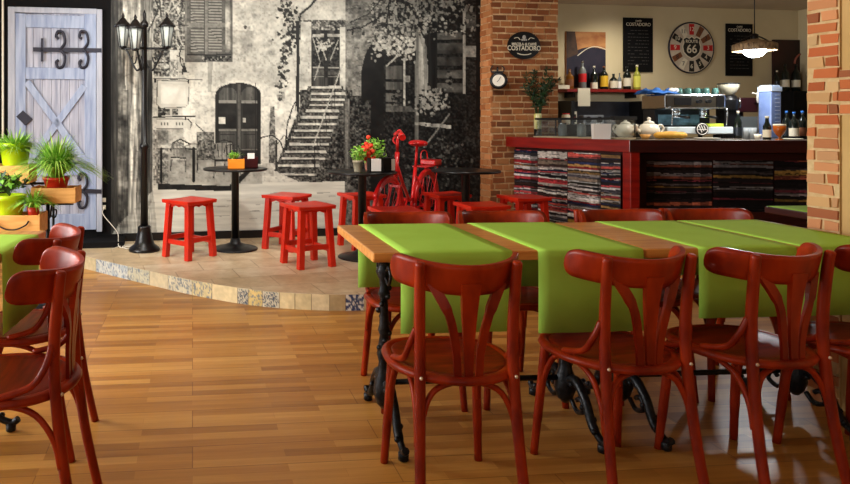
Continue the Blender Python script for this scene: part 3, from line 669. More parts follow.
#PART3
# ================================================================== CHAIRS
SZ = .45
def seat_outline(r0=1.0, n=40):
    pts = []
    for i in range(n):
        a = 2*PI*i/n; x, y = math.cos(a), math.sin(a)
        ex_ = 2.0 if y < 0 else 2.9
        k = (abs(x)**ex_+abs(y)**ex_)**(-1/ex_)
        pts.append((x*k*.205*r0, y*k*.205*r0))
    return pts
def make_chair(label, loc, rz, group):
    t = thing('bistro_chair', label, 'chair', loc, rz, group)
    b = MB(); ring = seat_outline(.90)
    prof = [(1.0, 0), (.96, .004), (.8, -.002), (.45, -.008), (.02, -.010)]; base = len(b.v)
    for s, z in prof: b.v += [(x*s, y*s, SZ+.004+z) for x, y in ring]
    n = len(ring)
    for k in range(len(prof)-1):
        for i in range(n): j = (i+1) % n; b.addf((base+k*n+i, base+k*n+j, base+(k+1)*n+j, base+(k+1)*n+i), True)
    b.addf(tuple(base+(len(prof)-1)*n+i for i in range(n))); b.prism(ring, SZ-.014, SZ+.0035)
    b.build('seat', M['chairseat'], t)
    b = MB(); b.tube([(x, y, SZ-.006) for x, y in seat_outline(.96)], 1, 8, True, sq=(.021, .015)); b.build('seat_frame', M['chair'], t)
    for s in (-1, 1):
        b = MB(); b.tube(crv([(s*.152, .15, SZ-.02), (s*.162, .168, .25), (s*.176, .19, 0)], 5), [.018]*4+[.0165]*4+[.0145]*3, 10); b.build('leg', M['chair'], t)
        pts = crv([(s*.168, -.245, 0), (s*.158, -.20, .22), (s*.150, -.172, .45), (s*.150, -.168, .60), (s*.153, -.182, .76), (s*.155, -.19, .815)], 5)
        b = MB(); b.tube(pts, [.0155+.0025*math.sin(PI*i/(len(pts)-1)) for i in range(len(pts)-1)]+[.010], 10)
        lg = b.build('leg', M['chair'], t)
        b = MB(); b.ball((s*.151, -.190, .452), .006, 8, 4); sc = b.build('screw_cap', M['screw'], lg)
        # bent bracket from the back post down to the side of the seat
        b = MB(); b.tube(crv([(s*.160, -.164, .60), (s*.178, -.15, .545), (s*.186, -.11, .49), (s*.196, -.02, .462)], 6), .0105, 8); b.build('bracket', M['chair'], t)
        # side hoop under the seat
        b = MB(); b.tube(crv([(s*.165, -.19, .24), (s*.160, -.165, .33), (s*.155, -.10, .405), (s*.152, .02, .425), (s*.155, .10, .39), (s*.160, .15, .30), (s*.163, .16, .24)], 5), .010, 8); b.build('hoop', M['chair'], t)
    b = MB(); b.tube(crv([(-.150, -.195, .24), (-.142, -.18, .33), (-.10, -.165, .405), (0, -.155, .428), (.10, -.165, .405), (.142, -.18, .33), (.150, -.195, .24)], 5), .010, 8); b.build('hoop', M['chair'], t)
    b = MB(); b.tube(crv([(-.155, .165, .27), (-.14, .155, .35), (-.09, .145, .41), (0, .14, .428), (.09, .145, .41), (.14, .155, .35), (.155, .165, .27)], 5), .010, 8); b.build('hoop', M['chair'], t)
    # top rail : a tall curved board with rounded ends
    b = MB(); N = 30; outer = []; R0 = .216
    rows = 7
    for i in range(N+1):
        uu = .5-.5*math.cos(PI*i/N); a = math.radians(-80+160*uu); e = min(1, min(uu, 1-uu)/.085); hh = .048*(.32+.68*math.sqrt(max(0, 1-(1-e)**2)))
        hl = hh*(1+.05*math.cos(a))
        for r in (R0, R0-.020):
            for k in range(rows):
                q_ = 2*k/(rows-1)-1; z = .779-.019*math.cos(a)**2+(hh if q_ > 0 else hl)*q_; lean = (z-.78)*.25
                dr = -.003 if k in (0, rows-1) and r == R0 else (.003 if k in (0, rows-1) else 0)
                b.v.append(((r+dr)*math.sin(a), -(r+dr)*math.cos(a)*.96-.012-lean, z))
    S = 2*rows
    for i in range(N):
        q = i*S
        for k in range(rows-1):
            b.addf((q+k, q+S+k, q+S+k+1, q+k+1), True); b.addf((q+rows+k, q+rows+k+1, q+S+rows+k+1, q+S+rows+k), True)
        b.addf((q, q+rows, q+S+rows, q+S)); b.addf((q+rows-1, q+S+rows-1, q+S+2*rows-1, q+2*rows-1))
    for q in (0, N*S): b.addf(tuple([q+k for k in range(rows)]+[q+rows+k for k in range(rows-1, -1, -1)]))
    b.build('top_rail', M['chair'], t)
    # three flat splats fanning up from the back of the seat
    def ry(x): return -math.sqrt(max(0, .2**2-x*x))*.96-.012
    for xs in ((-.034, -.040, -.064, -.112), (.034, .040, .064, .112)):
        b = MB(); b.tube(crv([(xs[0], -.185, .445), (xs[1], -.185, .54), (xs[2], -.19, .65), (xs[3], ry(xs[3])+.004, .745)], 6), [.9]*6+[1.0]*7+[1.25]*6, 4, sq=(.0125, .006), up=(0, 1, 0)); b.build('splat', M['chair'], t)
    b = MB(); pts = crv([(0, -.188, .445), (0, -.187, .54), (0, -.192, .65), (0, -.203, .75)], 6); b.tube(pts, [.7+1.1*(i/(len(pts)-1))**1.5 for i in range(len(pts))], 4, sq=(.018, .006), up=(0, 1, 0)); b.build('splat', M['chair'], t)
    return t
GN, GF, GL = 'red-brown bistro chairs along the near side of the green-papered tables', 'red-brown bistro chairs along the far side of the green-papered tables', 'red-brown bistro chairs at the left-hand table'
ch0 = make_chair('red-brown bentwood chair on the near side, at the bare wooden left end of the table', (.652, 2.28, 0), .05, GN)
dup(ch0, (1.25, 2.37, 0), .17, 'red-brown bentwood chair on the near side, middle one of the three fully seen from behind')
dup(ch0, (1.75, 2.42, 0), .22, 'red-brown chair on the near side, just left of the one cut off at right')
dup(ch0, (2.235, 2.46, 0), .20, 'red-brown bentwood chair cut off by the right edge of the photo, beside the brick column')
FARS = [(.71, 3.075), (1.165, 3.11), (1.765, 3.165), (2.205, 3.2)]
FL = ['red-brown chair rail showing behind the first green runner at the wooden left end', 'red-brown chair rail behind the table, in front of the stools beside the brick pillar',
      'red-brown bistro chair behind the table, in front of the corner post of the bar', 'red-brown bistro chair behind the table at its far right end, before the dark bar panels']
for (x, y), lb in zip(FARS, FL): dup(ch0, (x, y, 0), PI+.077+random.uniform(-.04, .04), lb, GF)
dup(ch0, (-.772, 2.10, 0), PI/2+.07, 'nearest red-brown bentwood chair at the left edge, its horseshoe rail toward the room', GL)
dup(ch0, (-.925, 2.64, 0), PI/2-.02, 'red-brown bentwood chair at left, behind the nearest one and just before the planters', GL)

# ================================================================== DINING TABLES
TH, TT_, TW = .78, .036, .658
ux, uy = .997, .0767
def table(name_label, ox, oy, rz, length, width, legs, runners, group=None, topmat=None):
    t = thing('dining_table', name_label, 'table', (ox, oy, 0), rz, group)
    # local x along the table, local y toward the near side is negative: far edge at y=0
    b = MB(); b.box(0.001, length-.001, -width, 0, TH-TT_, TH-.0005); b.build('tabletop', topmat or M['tabletop'], t, bevel=.006)
    for lx in legs:
        b = MB()
        prof = [(.05, .70), (.05, .742), (.03, .69), (.022, .66), (.034, .64), (.02, .61), (.017, .57), (.026, .55), (.016, .53), (.02, .42), (.026, .40), (.018, .38), (.024, .34), (.03, .30), (.022, .27), (.028, .22), (.04, .19), (.044, .14), (.03, .10), (.012, .08)]
        prof = sorted(prof, key=lambda p: p[1]); b.lathe(prof, (lx, -width/2, 0), 12)
        for k in range(14):        # vine relief winding round the column
            a = k*1.15; b.ball((lx+.022*math.cos(a), -width/2+.022*math.sin(a), .24+k*.03), .0125, 6, 4)
        col = b.build('column', M['iron'], t)
        b = MB()
        for s in (-1, 1):
            b.tube(crv([(lx, -width/2+s*.02, .72), (lx, -width/2+s*.09, .70), (lx, -width/2+s*.16, .725), (lx, -width/2+s*.24, .738)], 5), .011, 6)
            b.tube(crv([(lx, -width/2+s*.03, .62), (lx, -width/2+s*.07, .60), (lx, -width/2+s*.10, .64), (lx, -width/2+s*.07, .67), (lx, -width/2+s*.045, .65)], 4), .007, 6)
        b.box(lx-.03, lx+.03, -width/2-.26, -width/2+.26, .734, .744)
        b.build('top_bracket', M['iron'], t)
        for s in (-1, 1):
            b = MB(); yy = -width/2
            b.tube(crv([(lx, yy+s*.02, .17), (lx, yy+s*.08, .20), (lx, yy+s*.15, .15), (lx, yy+s*.20, .07), (lx, yy+s*.27, .035), (lx, yy+s*.30, .05)], 5), [.020]*8+[.018]*9+[.014]*9, 8)
            b.tube(crv([(lx, yy+s*.05, .11), (lx, yy+s*.09, .08), (lx, yy+s*.14, .10), (lx, yy+s*.12, .14), (lx, yy+s*.09, .125)], 4), .010, 6)
            b.lathe([(.012, 0), (.020, .004), (.020, .03), (.010, .036)], (lx, yy+s*.27, 0), 10)
            for q in range(5): b.ball((lx+(.012 if q % 2 else -.012), yy+s*(.07+.04*q), .18-.03*q), .012, 6, 4)
            b.build('foot', M['iron'], t)
    if len(legs) > 1:
        b = MB(); b.tube([(legs[0], -width/2, .185), (legs[-1], -width/2, .185)], .012, 8); b.build('stretcher', M['iron'], t)
    return t
G_T = None
ta = table('oak-topped table with two green paper runners, its bare wood end facing the platform', .365, 3.06, math.atan2(uy, ux), 1.02, TW, (.13, .90), None)
tb = table('oak-topped table with two green runners laid edge to edge, beside the brick column', .365+1.03*ux, 3.06+1.03*uy, math.atan2(uy, ux), 1.03, TW, (.12, .90), None)
def runner(x0, x1, width, label, org, rz, hang=.285, far=True, group='lime green paper runners on the dining tables', wave=0, end0=None):
    # cross-section of a sheet draped over the table, swept along x
    r = .006; z = TH+.0015
    prof = []
    if far: prof += [(.006, TH-hang), (.0065, TH-.15), (.0058, TH-.02), (.0045, TH-.003)]
    prof += [(0.0 if far else -.004, z), (-.05, z), (-width/2, z), (-width+.05, z), (-width+.002, z), (-width-.005, TH-.004), (-width-.007, TH-.03), (-width-.008, TH-.15), (-width-.006, TH-hang)]
    n = 9; b = MB()
    for i in range(n+1):
        x = x0+(x1-x0)*i/n
        for y, zz in prof:
            w = 0
            if zz < TH-.02: w = wave*math.sin(i*1.3+y*9)*(TH-zz)/hang*(-1 if y < -.1 else 1)
            b.v.append((x, y+abs(w)*(1 if y > -.1 else -1), zz))
    S = len(prof)
    for i in range(n):
        for k in range(S-1): b.addf((i*S+k, (i+1)*S+k, (i+1)*S+k+1, i*S+k+1), True)
    o = b.build('table_runner', M['green'], solid=.0008); o.location = (org[0], org[1], 0); o.rotation_euler = (0, 0, rz)
    return tag(o, label, 'table runner', group)
rz = math.atan2(uy, ux)
runner(.10, .515, TW, 'lime green paper runner nearest the bare wooden left end of the table', (.365, 3.06), rz, .29, wave=.004)
runner(.612, 1.015, TW, 'lime green paper runner hanging between the first and second near chairs', (.365, 3.06), rz, .30, wave=.006)
runner(1.23, 1.620, TW, 'lime green paper runner left of the dark seam, behind the third near chair', (.365, 3.06), rz, .26, wave=.004)
runner(1.638, 2.035, TW, 'lime green paper runner at the far right end, against the brick column', (.365, 3.06), rz, .26, wave=.004)
# left-hand table (its long side runs into the room, chairs on its right side)
tl = table('oak table cut off by the left edge of the photo, beneath the planters', -.915, 2.91, -PI/2, 1.36, .7, (.2, 1.16), None)
runner(.12, .52, .7, 'lime green paper runner hanging over the right side of the left-hand table', (-.915, 2.91), -PI/2, .29, wave=.004)
# table behind the column, its top coloured dark to stand in for shade
tr_ = table('table coloured dark for shade, partly hidden behind the brick column at right', 2.83, 3.74, rz, .95, TW, (.15, .8), None, None, M['bardark'])
runner(.012, .41, TW, 'lime green paper runner on the table behind the brick column', (2.83, 3.74), rz, .27, far=False)

# ================================================================== STOOLS
def make_stool(label, loc, rz, group):
    t = thing('stool', label, 'stool', loc, rz, group); S = .172; hz = .49
    b = MB(); n = 8; idx = {}
    for i in range(n+1):
        for j in range(n+1):
            u, v = 2*i/n-1, 2*j/n-1; e = max(abs(u), abs(v))
            idx[i, j] = len(b.v); b.v.append((u*S*(1-.03*v*v), v*S*(1-.03*u*u), hz-.007*(1-u*u)-.002*e*e))
    for i in range(n):
        for j in range(n): b.addf((idx[i, j], idx[i+1, j], idx[i+1, j+1], idx[i, j+1]), True)
    rim = [idx[i, 0] for i in range(n)]+[idx[n, j] for j in range(n)]+[idx[i, n] for i in range(n, 0, -1)]+[idx[0, j] for j in range(n, 0, -1)]
    lo = []
    for k in rim: lo.append(len(b.v)); x, y, z = b.v[k]; b.v.append((x*.985, y*.985, hz-.032))
    m = len(rim)
    for k in range(m): q = (k+1) % m; b.addf((rim[k], rim[q], lo[q], lo[k]))
    b.addf(tuple(lo)); b.build('seat', M['stool'], t, bevel=.004)
    b = MB()
    for a in range(4):
        R = Matrix.Rotation(a*PI/2, 4, 'Z'); b.X = R
        pts = [(-.105, hz-.033), (.105, hz-.033), (.105, hz-.07), (.07, hz-.062), (.04, hz-.050), (.015, hz-.056), (0, hz-.062), (-.015, hz-.056), (-.04, hz-.050), (-.07, hz-.062), (-.105, hz-.07)]
        k = len(b.v); b.v += [b.xf((x, -.123, z)) for x, z in pts]+[b.xf((x, -.107, z)) for x, z in pts]; N = len(pts)
        b.addf(tuple(range(k, k+N))); b.addf(tuple(range(k+2*N-1, k+N-1, -1)))
        for i in range(N): j = (i+1) % N; b.addf((k+i, k+j, k+N+j, k+N+i))
    b.X = None; b.build('apron', M['stool'], t)
    for sx in (-1, 1):
        for sy in (-1, 1):
            b = MB(); b.tube([(sx*.118, sy*.118, hz-.032), (sx*.142, sy*.142, 0)], 1, 4, sq=(.0245, .0245), up=(1, 0, 0)); b.build('leg', M['stool'], t, bevel=.004)
    for a in range(4):
        z = .135 if a % 2 else .16
        b = MB(); b.X = Matrix.Rotation(a*PI/2, 4, 'Z'); b.box(-.128, .128, -.144, -.122, z-.02, z+.02); b.X = None; b.build('stretcher', M['stool'], t, bevel=.003)
    return t
def spos(X, Y): return (X, Y, PZ)
GS = 'square red wooden stools on the platform'
s0 = make_stool('square red stool standing alone between the lamp post and the first pedestal table', spos(-.575, 5.70), math.radians(48), GS)
dup(s0, spos(.27, 6.07), math.radians(55), 'square red stool right of the first pedestal table, partly behind another stool')
dup(s0, spos(.405, 5.365), math.radians(25), 'red stool nearest the platform edge, in front of the stairs in the mural')
dup(s0, spos(.955, 6.13), math.radians(20), 'square red stool behind the pedestal table with the flower pots')
dup(s0, spos(1.74, 6.17), math.radians(14), 'red stool right behind the bicycle rear wheel, its front legs in view')
dup(s0, spos(1.05, 5.08), math.radians(9), 'red stool seat just above the far chair rail, under the flower pot table')
dup(s0, spos(1.80, 5.38), math.radians(8), 'red stool seen over the table between the bicycle and the brick pillar')
dup(s0, spos(2.36, 5.93), math.radians(12), 'red stool standing against the stacked-paper panels of the bar')

# ================================================================== PEDESTAL TABLES
def make_pedestal(label, loc):
    t = thing('pedestal_table', label, 'table', loc, 0, 'round black pedestal tables on the platform'); z = .73
    b = MB(); b.lathe([(.02, z-.022), (.285, z-.020), (.29, z-.012), (.288, z-.003), (.28, z), (.001, z)], n=40); b.build('tabletop', M['black'], t)
    b = MB(); b.lathe([(.034, .03), (.034, z-.04), (.07, z-.022)], n=16); b.build('pole', M['black'], t)
    b = MB(); b.lathe([(.20, 0), (.205, .008), (.195, .016), (.11, .035), (.05, .06), (.040, .10)], n=36); b.build('base', M['black'], t)
    return t
pt0 = make_pedestal('round black table on the platform carrying the small orange planter', (-.195, 6.02, PZ))
dup(pt0, (.885, 5.64, PZ), 0, 'round black table carrying the flower pots, beside the red bicycle handlebar')
dup(pt0, (1.80, 5.78, PZ), 0, 'round black table with an empty top, in front of the brick pillar')

# ================================================================== LAMP POST
lp = thing('street_lamp', 'tall black iron street lamp with three lit lanterns, on the platform left of the stools', 'lamp post', (-1.0, 5.95, PZ), 0)
b = MB(); b.lathe([(.135, 0), (.14, .012), (.13, .03), (.09, .06), (.075, .10), (.062, .16), (.055, .20), (.06, .21), (.045, .225)], n=24); b.build('base', M['black'], lp)
b = MB(); b.lathe([(.034, .2), (.030, .9), (.042, .91), (.044, .94), (.030, .955), (.026, 1.3), (.024, 1.98), (.036, 1.99), (.036, 2.02), (.012, 2.05), (.016, 2.10), (.002, 2.14)], n=16); b.build('pole', M['black'], lp)
def lantern(dx, dy, z0, sc=1.0):
    b = MB(); o = (dx, dy, z0)
    if math.hypot(dx, dy) > .05:
        b.tube(crv([(0, 0, 1.70), (dx*.3, dy*.3, 1.60), (dx*.55, dy*.55, 1.66), (dx*.8, dy*.8, 1.77), (dx, dy, 1.80)], 5), .010, 6)
        b.tube(crv([(dx*.35, dy*.35, 1.72), (dx*.45, dy*.45, 1.66), (dx*.6, dy*.6, 1.68), (dx*.55, dy*.55, 1.73)], 4), .006, 6)
        b.tube([(0, 0, 1.795), (dx*1.08, dy*1.08, 1.795)], .011, 6)
    arm = b.build('arm', M['black'], lp)
    b = MB()
    b.lathe([(.02*sc, -.005), (.045*sc, .0), (.05*sc, .015)], o, 6); b.lathe([(.11*sc, .185), (.105*sc, .20), (.055*sc, .235), (.03*sc, .262), (.012, .27), (.016, .285), (.004, .31)], o, 6)
    for k in range(6):
        a = 2*PI*k/6; b.tube([(dx+.048*sc*math.cos(a), dy+.048*sc*math.sin(a), z0+.01), (dx+.085*sc*math.cos(a), dy+.085*sc*math.sin(a), z0+.19)], .005, 4)
    ln = b.build('lantern', M['black'], lp)
    b = MB(); b.lathe([(.044*sc, .015), (.08*sc, .185)], o, 6); b.build('lantern_glass', M['lampglass'], ln)
lantern(-.19, .0, 1.80, .72); lantern(.20, -.0, 1.80, .72); lantern(-.05, -.17, 1.76, .72)

# ================================================================== POTS AND THINGS ON THE PEDESTAL TABLES
def blades(b, c, n, length, spread, droop, seed, w=.004, up=1.0, mats=2):
    r = random.Random(seed)
    for i in range(n):
        a = r.uniform(0, 2*PI); sp = spread*r.uniform(.25, 1.0); L_ = length*r.uniform(.65, 1.1); d = Vector((math.cos(a), math.sin(a), 0)); s = Vector((-d.y, d.x, 0))*w*r.uniform(.7, 1.3)
        p0 = Vector(c)+d*r.uniform(0, .03); b.cur = r.randrange(mats); k = len(b.v); N = 5
        for q in range(N+1):
            t_ = q/N; p = p0+d*sp*t_**1.3+Vector((0, 0, L_*up*(t_-droop*sp/spread*t_*t_))); ww = (1-t_)**.6 if q < N else .05
            b.v += [tuple(p-s*ww), tuple(p+s*ww)]
        for q in range(N): b.addf((k+2*q, k+2*q+1, k+2*q+3, k+2*q+2), True)
def leafball(b, c, n, rad, size, seed, mats=2, sc=(1, 1, 1)):
    r = random.Random(seed)
    for i in range(n):
        v = Vector((r.gauss(0, 1), r.gauss(0, 1), r.gauss(0, 1))).normalized(); p = Vector(c)+Vector((v.x*sc[0], v.y*sc[1], v.z*sc[2]))*rad*r.uniform(.45, 1)
        t = Vector((r.gauss(0, 1), r.gauss(0, 1), r.gauss(0, 1))).normalized(); s = v.cross(t)
        if s.length < .1: continue
        s.normalize(); f = (v*.6+s.cross(v)).normalized(); z = size*r.uniform(.6, 1.3); b.cur = r.randrange(mats)
        b.poly([p-f*z, p+s*z*.45-f*z*.1, p+f*z, p-s*z*.45-f*z*.1])
pz = PZ+.731
def pot_plant(name, label, cat, loc, r, h, potm, foli, mats, group=None, rim=True):
    t = thing(name, label, cat, loc, 0, group)
    b = MB(); pr = [(r*.72, 0), (r*.74, .004), (r*.94, h*.78)]+([(r*.95, h*.78), (r*1.0, h*.785), (r*1.02, h)] if rim else [(r, h)])+[(r*.93, h), (r*.90, h*.86)]
    b.lathe(pr, n=24); b.build('pot', potm, t)
    b = MB(); b.lathe([(r*.9, h*.85), (.001, h*.87)], n=16, cap=False); b.build('soil', M['soil'], t)
    b = MB(); foli(b); b.build('foliage', mats, t)
    return t
# table 1 : orange planter with succulent, dark napkin box with white card
t = thing('planter_box', 'small orange wooden box planter with a green tuft on the first pedestal table', 'planter', (-.185, 5.93, pz), .1)
b = MB(); b.box(-.072, .072, -.045, .045, 0, .085); b.build('box', M['orange'], t, bevel=.003)
b = MB(); b.box(-.062, .062, -.036, .036, .08, .0875); b.build('soil', M['soil'], t)
b = MB(); blades(b, (-.02, 0, .085), 90, .075, .085, .5, 4, .004); leafball(b, (-.025, 0, .11), 80, .05, .014, 3); b.build('foliage', [M['leaf'], M['leafl']], t)
t = thing('napkin_holder', 'dark napkin holder with a small white card, right of the orange planter', 'napkin holder', (-.055, 6.0, pz), .1)
b = MB(); b.box(-.06, .06, -.05, .05, 0, .012); b.box(-.06, .06, -.05, -.042, 0, .10); b.box(-.06, .06, .042, .05, 0, .10); b.box(.05, .06, -.05, .05, 0, .08); b.build('holder', mat('dark_red_plastic', (60, 10, 14), rough=.35), t)
b = MB(); b.box(-.05, .048, -.038, .038, .013, .095); b.build('napkins', mat('dark_napkin', (44, 16, 20), rough=.9), t)
b = MB(); b.box(-.035, .028, -.052, -.0505, .085, .135); b.build('card', M['paper'], t)
# table 2
def fol2(b): leafball(b, (0, 0, .15), 150, .075, .018, 11); blades(b, (0, 0, .07), 30, .12, .07, .3, 2)
pot_plant('potted_plant', 'small grey pot of light green leaves, left on the flower table', 'potted plant', (.835, 5.55, pz), .043, .095, mat('grey_pot', (176, 166, 140), rough=.7), fol2, [M['leaf'], M['leafl']], 'small potted plants on the pedestal table')
def fol3(b): leafball(b, (.03, 0, .17), 260, .12, .021, 21); blades(b, (.02, 0, .08), 30, .13, .1, .3, 5); b.cur = 2; r_ = random.Random(4); [b.ball((r_.gauss(-.03, .026), -.09+r_.gauss(0, .02), .165+r_.gauss(0, .034)), .020, 6, 4) for _ in range(38)]
pot_plant('potted_plant', 'potted plant with orange-red blossoms in the middle of the flower table', 'potted plant', (.955, 5.70, pz), .045, .10, mat('terracotta_rose', (200, 130, 110), rough=.7), fol3, [M['leaf'], M['leafl'], M['flower']], 'small potted plants on the pedestal table')
def nap(label, loc, rz):
    t = thing('napkin_holder', label, 'napkin holder', loc, rz)
    b = MB(); b.box(-.05, .05, -.045, .045, 0, .01); b.box(-.05, -.042, -.045, .045, 0, .115); b.box(.042, .05, -.045, .045, 0, .115); b.box(-.05, .05, .037, .045, 0, .10); b.build('holder', M['black'], t)
    b = MB(); b.box(-.04, .04, -.05, .034, .011, .108); b.build('napkins', M['paper'], t)
nap('black holder with white napkins facing the room, beneath the orange-red flowers', (.965, 5.50, pz), .12)
t = thing('menu_stand', 'black block with a pale grey side, right end of the flower table', 'menu stand', (1.085, 5.56, pz), .3)
b = MB(); b.box(-.055, .055, -.03, .03, 0, .115); b.build('block', M['black'], t, bevel=.003)
b = MB(); b.box(.018, .05, -.032, -.0302, .01, .105); b.build('card', mat('pale_card', (176, 162, 150), rough=.7), t)

# ================================================================== BICYCLE
bk = thing('bicycle', 'red painted bicycle leaning in front of the mural beside the flower table', 'bicycle', (1.36, 6.089, PZ), math.atan2(-.839, -.545))
bk.rotation_euler = (math.radians(-2), 0, math.atan2(-.839, -.545))
WB, WR_ = .49, .33
def circ(cx, cz, r, n=36, y=0): return [(cx+r*math.cos(2*PI*i/n), y, cz+r*math.sin(2*PI*i/n)) for i in range(n)]
for nm, cx in (('wheel', WB), ('wheel', -WB)):
    b = MB(); b.tube(circ(cx, WR_, WR_-.014), .017, 8, True, up=(0, 1, 0)); wh = b.build('wheel', M['bike'], bk)
    b = MB()
    for i in range(20): a = 2*PI*i/20; b.tube([(cx+.02*math.cos(a+.5), .012 if i % 2 else -.012, WR_+.02*math.sin(a+.5)), (cx+(WR_-.03)*math.cos(a), 0, WR_+(WR_-.03)*math.sin(a))], .0018, 4)
    b.build('spokes', M['bike'], wh); b = MB(); b.lathe([(.022, -.04), (.022, .04)], (cx, 0, WR_), 12, R=Matrix.Rotation(PI/2, 3, 'X')); b.build('hub', M['bike'], wh)
b = MB(); BB = (-.08, 0, .28); hd0, hd1 = (.34, 0, .60), (.31, 0, .88); st_ = (-.16, 0, .72)
b.tube([hd0, hd1], .02, 10); b.tube(crv([(.325, 0, .62), (.2, 0, .48), (.05, 0, .33), BB], 5), .018, 10); b.tube([(.32, 0, .78), (.16, 0, .60), (-.02, 0, .43), (-.13, 0, .44)], .015, 10)
b.tube([BB, st_], .017, 10)
for y in (-.045, .045): b.tube([(BB[0], y*.5, BB[2]), (-WB, y, WR_)], .010, 8); b.tube([(st_[0]+.01, y*.3, .64), (-WB, y, WR_)], .009, 8)
b.build('bicycle_frame', M['bike'], bk)
b = MB()
for y in (-.045, .045): b.tube(crv([(.335, y*.8, .585), (.37, y, .48), (WB, y, WR_)], 5), .012, 8)
b.box(.30, .36, -.045, .045, .58, .60); b.build('fork', M['bike'], bk)
b = MB()
for cx, a0, a1 in ((-WB, 10, 200), (WB, 35, 190)):
    pts = [(cx+(WR_+.012)*math.cos(math.radians(a)), 0, WR_+(WR_+.012)*math.sin(math.radians(a))) for a in np.linspace(a0, a1, 24)]
    b2 = MB(); b2.tube(pts, 1, 6, sq=(.030, .006), up=(0, 1, 0)) if False else b2.tube(pts, .022, 8, up=(0, 1, 0)); b2.build('mudguard', M['bike'], bk)
SX = Matrix.Translation((.34, 0, .065)) @ Matrix.Rotation(math.radians(-68), 4, 'Z') @ Matrix.Translation((-.27, 0, 0))
b = MB(); b.tube([hd1, (.32, 0, 1.02)], .014, 8); b.X = SX; b.tube(crv([(.235, .23, .97), (.25, .18, .99), (.285, .09, .97), (.275, 0, .95), (.285, -.09, .97), (.25, -.18, .99), (.235, -.23, .97)], 6), .011, 8); hb = b.build('handlebar', M['bike'], bk)
for s in (-1, 1):
    b = MB(); b.X = SX; b.tube([(.245, s*.17, .99), (.225, s*.29, .955)], [.022, .027], 10); b.build('grip', M['bike'], hb)
    b = MB(); b.X = SX; b.tube(crv([(.28, s*.10, .955), (.30, s*.15, .92), (.28, s*.24, .90)], 4), .006, 6); b.build('brake_lever', M['bike'], hb)
b = MB(); b.tube([st_, (-.185, 0, .92)], .013, 8); b.build('seat_post', M['bike'], bk)
b = MB(); b.ball((-.21, 0, .945), .105, 16, 8, (1.0, .85, .30)); b.ball((-.10, 0, .945), .06, 12, 6, (1.6, .5, .32)); b.build('saddle', M['bike'], bk)
b = MB()
for y in (-.06, .06): b.tube([(-.26, y, .72), (-.72, y, .72)], .007, 6); b.tube([(-.62, y, .72), (-WB, y, WR_)], .006, 6)
for x in (-.30, -.42, -.54, -.66, -.72): b.tube([(x, -.06, .72), (x, .06, .72)], .006, 6)
rk = b.build('rear_rack', M['bike'], bk); b = MB(); b.box(-.70, -.50, -.075, .075, .726, .775); b.build('rack_box', M['bike'], rk, bevel=.01)
b = MB(); b.tube(crv([(-.50, -.07, .775), (-.52, -.075, .84), (-.60, -.075, .86), (-.68, -.075, .84), (-.70, -.07, .775)], 4), .006, 6); b.build('carry_handle', M['bike'], rk)
b = MB(); b.lathe([(.09, -.004), (.09, .004)], (BB[0], -.05, BB[2]), 24, R=Matrix.Rotation(PI/2, 3, 'X')); b.box(BB[0]-.40, BB[0]+.06, -.058, -.05, .25, .33); b.build('chain_guard', M['bike'], bk, bevel=.002)
b = MB(); b.tube([(BB[0], .06, BB[2]), (BB[0]+.10, .07, BB[2]-.13)], .009, 6); b.tube([(BB[0], -.07, BB[2]), (BB[0]-.10, -.08, BB[2]+.13)], .009, 6); b.box(BB[0]+.06, BB[0]+.14, .07, .14, BB[2]-.145, BB[2]-.12); b.box(BB[0]-.14, BB[0]-.06, -.15, -.08, BB[2]+.12, BB[2]+.145); b.build('pedals', M['bike'], bk)
b = MB(); b.tube([(-.12, .05, .28), (-.16, .17, .0)], .008, 6); b.build('kickstand', M['bike'], bk)

# ================================================================== PLANTERS AT LEFT
sx_, sy_ = -1.42, 4.55
ps = thing('plant_stand', 'black iron three-tier plant stand holding the wooden crates by the door', 'plant stand', (sx_, sy_, 0), 0)
crx = {'top': (-1.665, 4.62, .835, .24), 'right': (-1.345, 4.50, .715, .29), 'low': (-1.56, 4.36, .535, .34)}
b = MB(); b.lathe([(.17, 0), (.17, .012), (.03, .03)], (.0, 0, 0), 20); b.build('base', M['iron'], ps)
b = MB(); b.tube([(0, 0, .02), (0, 0, .71)], .013, 10); b.tube([(0, .12, .1), (0, .12, .82)], .010, 8); b.tube([(0, 0, .1), (0, .12, .1)], .010, 8); b.build('pole', M['iron'], ps)
for nm, (X, Y, Z, W) in crx.items():
    b = MB(); lx, ly, lz = X-sx_, Y-sy_, Z-.012
    b.tube([(0, 0 if nm != 'top' else .12, lz), (lx, ly, lz)], .009, 8)
    b.box(lx-W/2+.01, lx+W/2-.01, ly-.09, ly-.075, lz, lz+.010); b.box(lx-W/2+.01, lx+W/2-.01, ly+.075, ly+.09, lz, lz+.010)
    b.tube(crv([(0, 0 if nm != 'top' else .12, lz-.12), (lx*.25, ly*.25, lz-.09), (lx*.4, ly*.4, lz-.03), (lx*.5, ly*.5, lz)], 5), .007, 6); b.tube(crv([(.0, -.01, lz-.07), (.05, -.01, lz-.10), (.06, -.01, lz-.05), (.03, -.01, lz-.05)], 5), .006, 6)
    b.build('bracket', M['iron'], ps)
